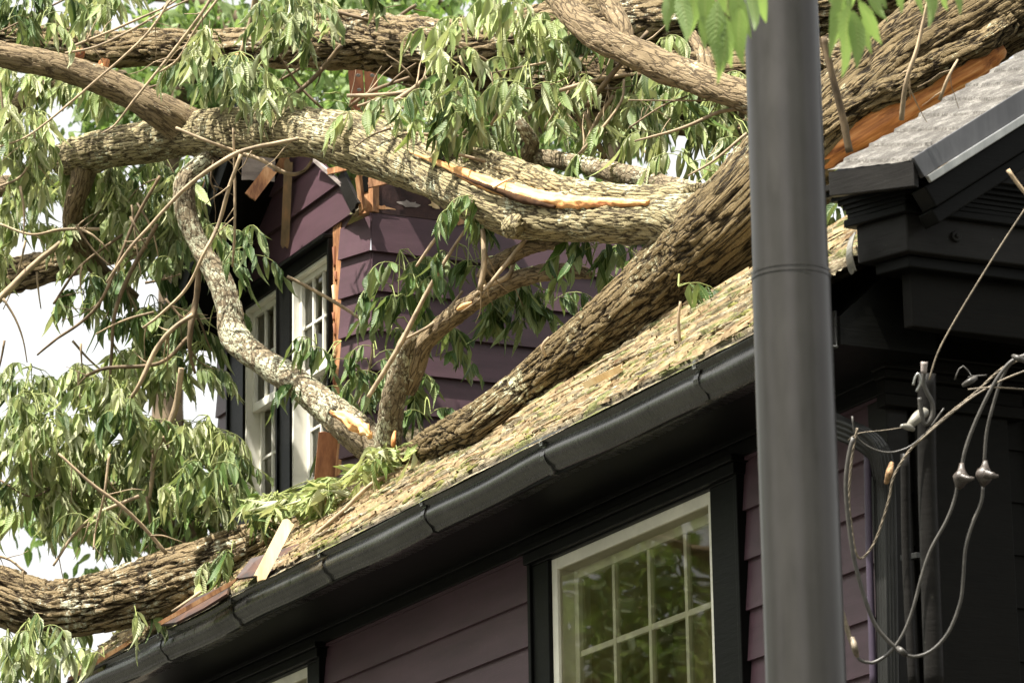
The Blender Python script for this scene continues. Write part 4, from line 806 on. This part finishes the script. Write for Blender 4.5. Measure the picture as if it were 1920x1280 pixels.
def stick(L,D,m,label,group='loose sticks lying against the house',r=1.):
    p,rr=pxpath([(x,y,q*r*.8,D) for x,y,q in L]); o=gobj('stick',tube_geo(p,rr,10,.02,.15,R_.random()*9),m); return setp(o,label,'stick',group)
stick([(690,745,5),(745,655,6),(805,540,5),(850,465,4),(880,420,3)],18.7,TWIG,'long straight stick leaning from the stump across the leaves')
stick([(780,500,3),(815,450,4),(852,405,3)],18.6,TWIG,'thin stick leaning up the plum cheek wall toward the split limb')
stick([(908,545,4),(945,500,5),(985,450,6)],18.1,TWIG,'pale cut stick crossing the short curved branch')
stick([(757,637,3),(810,608,4),(845,575,4),(868,545,3)],18.75,TWIG,'thin curved twig rising from the arched branch')
stick([(538,518,4),(590,545,4),(650,580,4),(694,612,3)],20.2,TWIG,'thin stick slanting across the right dormer window')
stick([(694,612,3),(700,640,3),(690,700,3),(672,760,2)],20.0,TWIG,'thin dark twig hanging at the dormer corner')
stick([(580,1010,4),(640,960,5),(700,905,5),(765,880,4),(865,852,3)],18.75,TWIG,'long stick lying over the leaf heap on the roof')
stick([(690,975,3),(730,940,3),(800,890,3),(850,870,2)],18.3,TWIG,'thin stick lying on the mossy shingles near the gutter')
stick([(322,1146,3),(350,1128,4),(378,1108,4)],19.9,TWIG,'short pale stick poking out under the lower trunk')
stick([(1275,648,4),(1272,600,4),(1276,565,3)],15.6,TWIG,'small upright sprig stuck in the mossy roof')
stick([(1545,70,7),(1560,140,8),(1580,220,9),(1593,286,9)],13.7,TWIGD,'dark straight rod leaning on the grey roof beside the pole')
stick([(1030,632,3),(1016,650,4),(1024,668,3)],17,TWIG,'short twig stub standing on the roof below the trunk')
stick([(1890,318,5),(1905,340,5),(1935,378,4)],13.2,TWIG,'cut stick end at the right edge above the hanging wire')
# ================================================================== BROKEN LUMBER
G_='broken boards around the crushed dormer'
thing_plank(616,812,604,940,19.6,19.6,30,LUMR,'board','reddish brown board with a knot leaning below the right dormer window','board',G_,.03)
thing_plank(541,978,486,1084,18.75,18.6,19,LUMY,'board','pale fresh board standing among the leaves above the gutter','board',G_,.02)
thing_plank(541,300,534,462,DDF(540,380)-.15,DDF(540,380)-.12,13,m_box('half_weathered_lath',(.14,.10,.05),(.24,.16,.08),(.40,.22,.10),(1,1,.3),10),'lath','thin lath hanging straight down over the gable siding','board',G_,.012)
thing_plank(508,318,470,368,DDF(490,340)-.8,DDF(490,340)-.84,20,ORW,'splintered_board','orange splintered board end beside the grey block','board',G_,.03)
thing_plank(486,278,484,338,DDF(480,310)-.72,DDF(480,310)-.72,50,LUMG,'weathered_block','weathered grey square block under the main limb','wood block',G_,.05)
thing_plank(540,285,520,322,DDF(530,300)-.25,DDF(530,300)-.25,13,ORW,'splintered_board','short brown splinter crossing the top of the hanging lath','board',G_,.02)
thing_plank(400,300,372,400,DDF(380,350)-.45,DDF(380,350)-.5,10,LUMR,'board','narrow brown board edge beside the black rake','board',G_,.02)
po=empty('lumber_post',P(680,200,22.2),'red brown doubled lumber post with rows of bolts seen between two limbs','post')
for k,(xa,xb) in enumerate(((655,682),(684,708))):
    a,b_=P((xa+xb)/2-(2 if k else 4),108,22.2),P((xa+xb)/2+(2 if k else 4),210,22.2); plank((a,b_),.04,RT*((xb-xa)*22.2/FOC),LUMR,'plank_half',po)
for k in range(6):
    q=P(672+ (k%2)*26+ (k//2)*1.5,142+(k//2)*27,22.1); g=MB(); g.prism([q+RT*.014*math.cos(a)+UP*.010*math.sin(a) for a in np.linspace(0,6.28,9)[:-1]],(0,0,0),-FW*.02); g.build('bolt',STEEL,po,.001)
def sheetbit(pts,m,name,label,cat,group=None,th=.016):
    n=np.cross(np.array(pts[1])-pts[0],np.array(pts[2])-pts[0]); n/=np.linalg.norm(n); mb=MB(); mb.prism(pts,n*0,n*th); o=mb.build(name,m,None,.002); return setp(o,label,cat,group)
G2='lifted roof sheathing pieces at the eave'
def rp(x,y,h=0.): return onR(x,y,h)
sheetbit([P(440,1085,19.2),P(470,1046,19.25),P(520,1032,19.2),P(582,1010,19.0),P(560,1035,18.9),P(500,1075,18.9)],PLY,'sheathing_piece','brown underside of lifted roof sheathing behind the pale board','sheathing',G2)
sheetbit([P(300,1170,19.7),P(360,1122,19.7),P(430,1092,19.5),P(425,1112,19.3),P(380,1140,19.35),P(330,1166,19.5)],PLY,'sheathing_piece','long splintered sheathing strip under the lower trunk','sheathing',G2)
thing_plank(300,1168,440,1090,19.45,19.0,9,ORW,'splintered_board','long orange splinter lying along the gutter edge','board',G2,.012)
thing_plank(130,1272,240,1205,20.6,19.95,8,ORW,'splintered_board','bare orange roof edge strip at the far end of the gutter','board',G2,.012)
thing_plank(1096,722,1165,690,16.1,15.85,13,LUMY,'wood_chip','large pale wood chip lying on the mossy shingles','wood chip',None,.01,tilt=(0,0,0))
# litter on the shingles: needles, bark crumbs, moss tufts
LV=[];LF=[];B=[];k=0
gs=[]
for i in range(6500):
    x=R_.uniform(XL,-12.1); s=abs(R_.gauss(0,.55)) if R_.random()<.5 else R_.uniform(0,1.5); s=min(s,.95 if x>XB else 1.6); a=R_.gauss(0,.25) if i%7 else R_.gauss(0,.08); l=R_.uniform(.02,.12) if i%7 else R_.uniform(.12,.5); r=R_.uniform(.0009,.002) if i%7 else R_.uniform(.003,.008)
    p=np.array(RPt(x,s,.03+R_.random()*.012)); d=np.array([math.cos(a),math.sin(a)*ct,math.sin(a)*stn])*l; q=p+d+RN*R_.uniform(-.003,.014)
    u=RN*r; v_=np.cross(d/l,RN)*r; n0=len(LV); LV+= [p+u,p-u*.5+v_,p-u*.5-v_,q+u,q-u*.5+v_,q-u*.5-v_]; LF+=[(n0,n0+1,n0+4,n0+3),(n0+1,n0+2,n0+5,n0+4),(n0+2,n0,n0+3,n0+5)]
o=meshobj('roof_litter',LV,LF,m_simple('dry_needle_litter',(.46,.37,.22),.8,.2,.4,9,col2=(.18,.11,.06))); setp(o,'dry twigs, needles and bark crumbs strewn over the mossy shingles','litter',kind='stuff')
gs=[]
for i in range(90):
    x=R_.uniform(XL+1,-12.4); s_=R_.uniform(.02,.8); l=R_.uniform(.15,.7); a=R_.gauss(0,.06); r=R_.uniform(.005,.013)
    pp=[np.array(RPt(x+l*t*math.cos(a),s_+l*t*math.sin(a)+.012*math.sin(t*5+i),.036+.012*math.sin(t*3+i*2))) for t in (0,.33,.66,1)]
    pp=[q for q in pp]; 
    if pp[-1][0]>-12.0: continue
    setp(gobj('bark_strip',tube_geo(pp,[r*.5,r,r*.9,r*.3],7,.03,.4,i,flat=.6),LICH if i%3 else TWIG),'torn pale bark strips lying along the mossy shingles','bark strip','bark strips on the shingles')
MV=[];MF=[]
for i in range(420):
    x=R_.uniform(XL,-11.9); s=R_.choice([0.03,.125,.125,.25,.375,.5])+R_.gauss(.0,.012); s=max(s,.03)
    c=np.array(RPt(x,s,.028)); rx,ry,rz=R_.uniform(.015,.07),R_.uniform(.008,.022),R_.uniform(.008,.02); n0=len(MV); seed=R_.random()*50
    for a in range(5):
        ph=a/4*math.pi*.5
        for b_ in range(9):
            tt=b_/9*6.283; v_=Vector((math.cos(tt)*math.cos(ph),math.sin(tt)*math.cos(ph),math.sin(ph))); f=1+.4*noise.noise(v_*2.5+Vector((seed,0,0)))
            MV.append(c+np.array([1,0,0])*v_.x*rx*f+np.array([0,ct,stn])*v_.y*ry*f+RN*v_.z*rz*f)
    for a in range(4):
        for b_ in range(9): MF.append((n0+a*9+b_,n0+a*9+(b_+1)%9,n0+(a+1)*9+(b_+1)%9,n0+(a+1)*9+b_))
o=meshobj('roof_moss',MV,MF,MOSS,None,True); setp(o,'green and brown moss cushions growing along the shingle edges above the gutter','moss',kind='stuff')
# ================================================================== CABLES AT THE CORNER
def cable(L,m,label,D=13.7,name='cable',r=1.,na=10,group='loose service cables at the corner',twist=False):
    pts=[P(x,y,D+(L[i][2] if len(L[i])>2 else 0)) for i,(x,y,*_) in enumerate(L)]; rr=[r*.82*D/FOC]*len(pts)
    if not twist: g=tube_geo(pts,rr,na,.02)
    else:
        q=catmull(pts,.004); T=np.gradient(q,axis=0); T/=np.linalg.norm(T,axis=1)[:,None]; gs=[]
        for ph in (0,2.1,4.2):
            pp=[];s=0
            for i in range(len(q)):
                a=np.cross(T[i],[.3,.9,.2]); a/=np.linalg.norm(a); b_=np.cross(T[i],a); an=ph+i*.28; pp.append(q[i]+(a*math.cos(an)+b_*math.sin(an))*rr[0]*.55)
            gs.append(tube_geo(pp[::2],[rr[0]*.55]*len(pp[::2]),6,.012))
        g=join(gs)
    return setp(gobj(name,g,m),label,'cable',group)
c1=cable([(1935,664),(1905,672),(1882,692),(1855,735),(1825,800),(1808,850),(1803,885)],CABLE,'upper grey cable dropping to the left taped connector',r=4.5)
c2=cable([(1796,905),(1790,935),(1775,975),(1745,1030),(1728,1080),(1712,1140),(1692,1190),(1665,1225),(1635,1242),(1612,1236),(1606,1228)],CABLE,'grey cable curving down from the left connector to the torn sleeve',r=4)
c3=cable([(1935,660),(1900,676),(1880,705),(1862,760),(1850,810),(1845,872)],CABLE,'upper grey cable dropping to the right taped connector',D=13.75,r=4)
c4=cable([(1843,908),(1840,940),(1822,985),(1810,1030),(1806,1085),(1800,1130),(1778,1185),(1745,1220),(1712,1230),(1690,1222)],CABLE,'grey cable swinging down from the right connector to the grey splice',r=4.5)
c5=cable([(1690,1222),(1665,1200),(1640,1168),(1618,1110),(1600,1040),(1589,960),(1586,900),(1592,850),(1600,820)],CABLE,'thick grey cable rising from the splice behind the pole edge',r=5)
c6=cable([(1606,1228),(1592,1190),(1578,1145),(1560,1090),(1550,1040)],CABL2,'weathered sleeve cable coming out from behind the pole',r=6)
c7=cable([(1935,665),(1880,690),(1830,735),(1780,775),(1740,810),(1705,845),(1682,880),(1672,905),(1668,930),(1655,975),(1640,1015),(1625,1038),(1612,1046),(1603,1030),(1597,990),(1592,940),(1594,890),(1600,840),(1608,800)],CABL2,'frayed twisted pale cable looping beside the purple conduit',D=13.85,r=3.0,twist=True)
c8=cable([(1770,765),(1745,800),(1725,822),(1700,840),(1665,848),(1630,838),(1604,815),(1598,780)],CABLE,'thin dark cable sagging above the downspout elbow',D=13.9,r=2.2)
c9=cable([(1935,372),(1880,455),(1830,535),(1785,610),(1758,662),(1742,712)],CABL2,'taut thin wire rising from the corner to the right edge',D=13.5,r=2)
c10=cable([(1815,730),(1860,726),(1935,730)],CABL2,'thin pale horizontal wire at the right edge',D=13.7,r=1.8)
c11=cable([(1935,690),(1880,712),(1830,740),(1790,770),(1760,795),(1720,830)],CABL2,'thin pale wire following the twisted cable',D=13.72,r=2.2)
c12=cable([(1700,800),(1660,806),(1610,812),(1590,825)],CABL2,'very thin wire running left from the porcelain insulator',D=14,r=1)
c13=cable([(1790,712),(1798,692),(1806,686),(1822,704),(1815,706),(1850,703)],CABLE,'bent hook of thin wire in front of the dark pilaster',D=13.8,r=1.8)
for x,y,lb in ((1801,893,'left of two taped cable connectors'),(1846,888,'right of two taped cable connectors')):
    o=empty('cable_connector',P(x,y,13.66),lb+' hanging against the dark wall','connector','taped cable connectors')
    gobj('taped_body',tube_geo([P(x+2,y-24,13.68),P(x+1,y-10,13.66),P(x,y,13.65),P(x-1,y+12,13.66),P(x-3,y+22,13.68)],[.008,.016,.030,.022,.008],16,.006,.35,x),CONN,o)
    gobj('tape_end',tube_geo([P(x+2,y,13.62),P(x+16,y+4,13.6),P(x+26,y+3,13.6)],[.016,.012,.004],8,.006,.5,x),CONN,o)
for (x,y,x2,y2,r,lb,mm) in ((1684,1214,1698,1226,9,'crimped grey splice sleeve on the lowest cable loop',CABLE),(1598,1195,1607,1230,8,'torn end of the weathered cable sleeve',CABL2),(1672,868,1662,905,9,'frayed clamp with orange rust on the twisted cable',m_simple('rusty_clamp',(.30,.18,.09),.7,.3,.4,60)),(1806,722,1830,708,8,'bent grey clamp where the wires meet',CABLE),(1900,668,1920,676,9,'clamp bundling the cables at the right edge',CABLE)):
    o=gobj('cable_clamp',tube_geo([P(x,y,13.66),P((x+x2)/2,(y+y2)/2,13.63),P(x2,y2,13.66)],[r*.5*13.7/FOC,r*.75*13.7/FOC,r*.5*13.7/FOC],10,.006,.3,x),mm); setp(o,lb,'clamp','cable clamps')
ins=empty('insulator',P(1715,792,13.9),'white porcelain insulator with a hook below the dark capital','insulator')
gobj('porcelain_body',tube_geo([P(1700,803,13.85),P(1712,790,13.85),P(1722,780,13.87),P(1735,772,13.9)],[.010,.018,.022,.018],18,.005,.1),PORC,ins)
gobj('porcelain_knob',tube_geo([P(1690,798,13.8),P(1702,800,13.82),P(1712,804,13.85)],[.007,.013,.010],14,.005),PORC,ins)
gobj('hook',tube_geo([P(1734,690,13.8),P(1731,715,13.8),P(1738,735,13.8),P(1748,755,13.8),P(1748,780,13.8),P(1735,795,13.8),P(1728,775,13.8),P(1724,745,13.8)],[.009]*8,10,.01),CABLE,ins)
gobj('hook_strap',tube_geo([P(1733,678,13.78),P(1732,700,13.78)],[.014,.012],6,.01),LUMG,ins)
gobj('eye_screw',tube_geo([P(1712,722,13.75),P(1716,708,13.75),P(1722,700,13.75),P(1726,716,13.75),P(1718,734,13.75)],[.005]*5,8,.006),STEEL,ins)
# ================================================================== OVERHANGING FRESH BRANCH IN FRONT
fb=empty('overhanging_branch',P(1450,-60,8.8),'fresh green leafy branch hanging in front of the pole and trunk','branch')
p=[P(1230,-70,8.9),P(1330,-60,8.8),P(1500,-75,8.7),P(1650,-60,8.7),P(1780,-80,8.7)]; gobj('stem',tube_geo(p,[.006,.007,.008,.006,.004],8,.03),TWIG,fb)
def hang(L,name,ll,lw):
    B=[];D=[];S=[];LL=[]
    for x,y,x2,y2,Dp in L:
        a=P(x,y,Dp);b_=P(x2,y2,Dp+R_.uniform(-.04,.04)); B.append(a);D.append(b_-a);S.append(RT*1.+FW*R_.uniform(-.8,.8)+UP*R_.uniform(-.2,.2)); LL.append(np.linalg.norm(b_-a))
    n=len(B); LL=np.array(LL); l=leaf_arrays(np.array(B),np.array(D),np.array(S),LL,LL*.30,rng.normal(0,.08,n),.35*rng.random(n))
    st=[tube_geo([P(x,y,Dp),P((x+x)/2+R_.uniform(-10,10),y-30,Dp),P(x+R_.uniform(-20,20),-70,Dp)],[.0015]*3,5,.03,cap=False) for x,y,x2,y2,Dp in L[::3]]
    return leaf_obj(name,[l],st,LEAFB,fb)
hang([(1262,-30,1250,60,8.9),(1275,-20,1288,85,8.8),(1300,-30,1296,75,8.9),(1318,-25,1328,70,8.7),(1335,-10,1320,95,8.8),(1345,0,1340,140,8.6),(1362,30,1358,158,8.6),(1385,10,1392,125,8.6),(1380,-20,1400,75,8.8),(1405,-30,1415,60,8.7),(1425,-30,1440,45,8.8),(1350,-40,1380,50,8.9),(1250,-40,1262,30,9),(1390,-30,1372,60,8.9),(1310,-40,1340,40,8.95),(1370,40,1382,130,8.7)],'leaf_bunch',.2,.05)
hang([(1578,-20,1572,110,8.7),(1590,10,1582,145,8.6),(1600,20,1612,130,8.6),(1610,0,1655,85,8.6),(1625,-20,1665,40,8.7),(1605,-30,1575,50,8.8),(1640,-30,1660,20,8.8),(1620,30,1630,100,8.7),(1680,-30,1690,25,8.7),(1740,-40,1750,52,8.7),(1715,-40,1720,30,8.8),(1765,-40,1775,20,8.7),(1790,-40,1806,28,8.7),(1560,-30,1570,40,8.8),(1700,-40,1680,10,8.8),(1595,-10,1565,60,8.7)],'leaf_bunch',.2,.05)
# ================================================================== TREES BEHIND AND ACROSS THE STREET
FARB=m_simple('far_tree_bark',(.16,.12,.08),.9,.1,.3,4)
def bigtree(x,y,h,rw,label,n,group,ll=.21,m=LEAFF,crown0=.35,name='background_tree'):
    t=empty(name,(x,y,0),label,'tree',group); pts=[(x,y,-.2),(x+.1,y+.1,h*.3),(x-.15,y,h*.6),(x,y,h*.92)]; gs=[tube_geo([np.array(p,float) for p in pts],[h*.025,h*.02,h*.012,.03],12,.4,.15,x)]; ends=[]
    for k in range(18):
        a=R_.random()*6.28; z=h*R_.uniform(crown0,.85); l=rw*R_.uniform(.55,1.); e=np.array([x+math.cos(a)*l,y+math.sin(a)*l,z+l*R_.uniform(.1,.6)]); b_=np.array([x,y,z]); gs.append(tube_geo([b_,(b_+e)/2+np.array([0,0,.2*l]),e],[h*.008,h*.005,.015],6,.4)); ends+= [e,(b_+e)/2+np.array([0,0,.2*l])]
    gobj('trunk',join(gs),FARB,t)
    B=[]
    cl=[e+np.array([R_.gauss(0,1),R_.gauss(0,1),R_.gauss(0,.8)])*rw*.18 for e in ends for _ in range(3)]
    cl=np.array(cl); idx=rng.integers(0,len(cl),n); off=rng.normal(size=(n,3))*rw*np.array([.10,.10,.07]); B=cl[idx]+off
    D=rng.normal(size=(n,3))*.5+np.array([0,0,-.7]); S=rng.normal(size=(n,3)); L=ll*(.6+.8*rng.random(n)); 
    leaf_obj('crown',[leaf_arrays(B,D,S,L,L*.42,rng.normal(0,.15,n),.4*rng.random(n))],None,m,t)
    return t
def at(px,py,D): q=P(px,py,D); return q
GT='trees standing behind the house'
for px,py,D,rw,hh,n,lb in ((330,0,46,1.9,0.6,3000,'bright green blurred tree behind the upper left limbs'),(720,120,50,2.2,0.3,4500,'bright green blurred tree behind the red brown post'),(560,-40,56,2.6,1.,3000,'tall pale green tree at the top behind the upper limb'),(1150,40,44,3.6,1.5,4200,'green tree behind the thick dark limbs at the top'),(340,800,42,1.5,.0,1500,'low green tree behind the hanging leaves left of the dormer'),(960,60,52,3.0,.5,2600,'green tree at the top behind the split thick limbs')):
    q=at(px,py,D); bigtree(q[0],q[1],q[2]+hh+rw*.3,rw,lb,n,GT,crown0=.86)
GO='trees across the street'
for x,y,h,rw,lb in ((-31,-3.,11.,3.6,'tree across the street mirrored in the left panes of the lower window'),(-36,-5,13,4.2,'tree across the street mirrored in the middle of the lower window'),(-46,-4,15,5.,'farthest tree across the street beyond the plum house')):
    stt=bigtree(x,y,h,rw,lb,7000,GO,crown0=.3,name='street_tree')
for x,y,rz,s_,lb in ((9,2,.5,1.25,'added light-blocking tree behind the viewer close to the near end of the street'),(12,12,2.9,1.3,'added light-blocking tree behind the viewer on the side of the plum house'),(-2,-20,5.,1.4,'added light-blocking rear tree on the far side beyond the nearest pavement tree'),(-30,-16,4.4,1.4,'added light-blocking rear tree across the street behind the mirrored ones'),(-20,-12,1.,1.0,'added light-blocking broad tree across the street directly opposite the lower window'),(-9,-15,2.2,1.1,'added light-blocking tree across the street opposite the metal pole'),(4,-12,3.9,1.15,'added light-blocking nearest tree on the far pavement beside the viewer')):  # unseen trees added to hold sky light off the house
    c=stt.copy(); col.objects.link(c); c.location=(x,y,0); c.rotation_euler=(0,0,rz); c.scale=(s_,)*3; c['label']=lb
    for ch in stt.children: d=ch.copy(); col.objects.link(d); d.parent=c
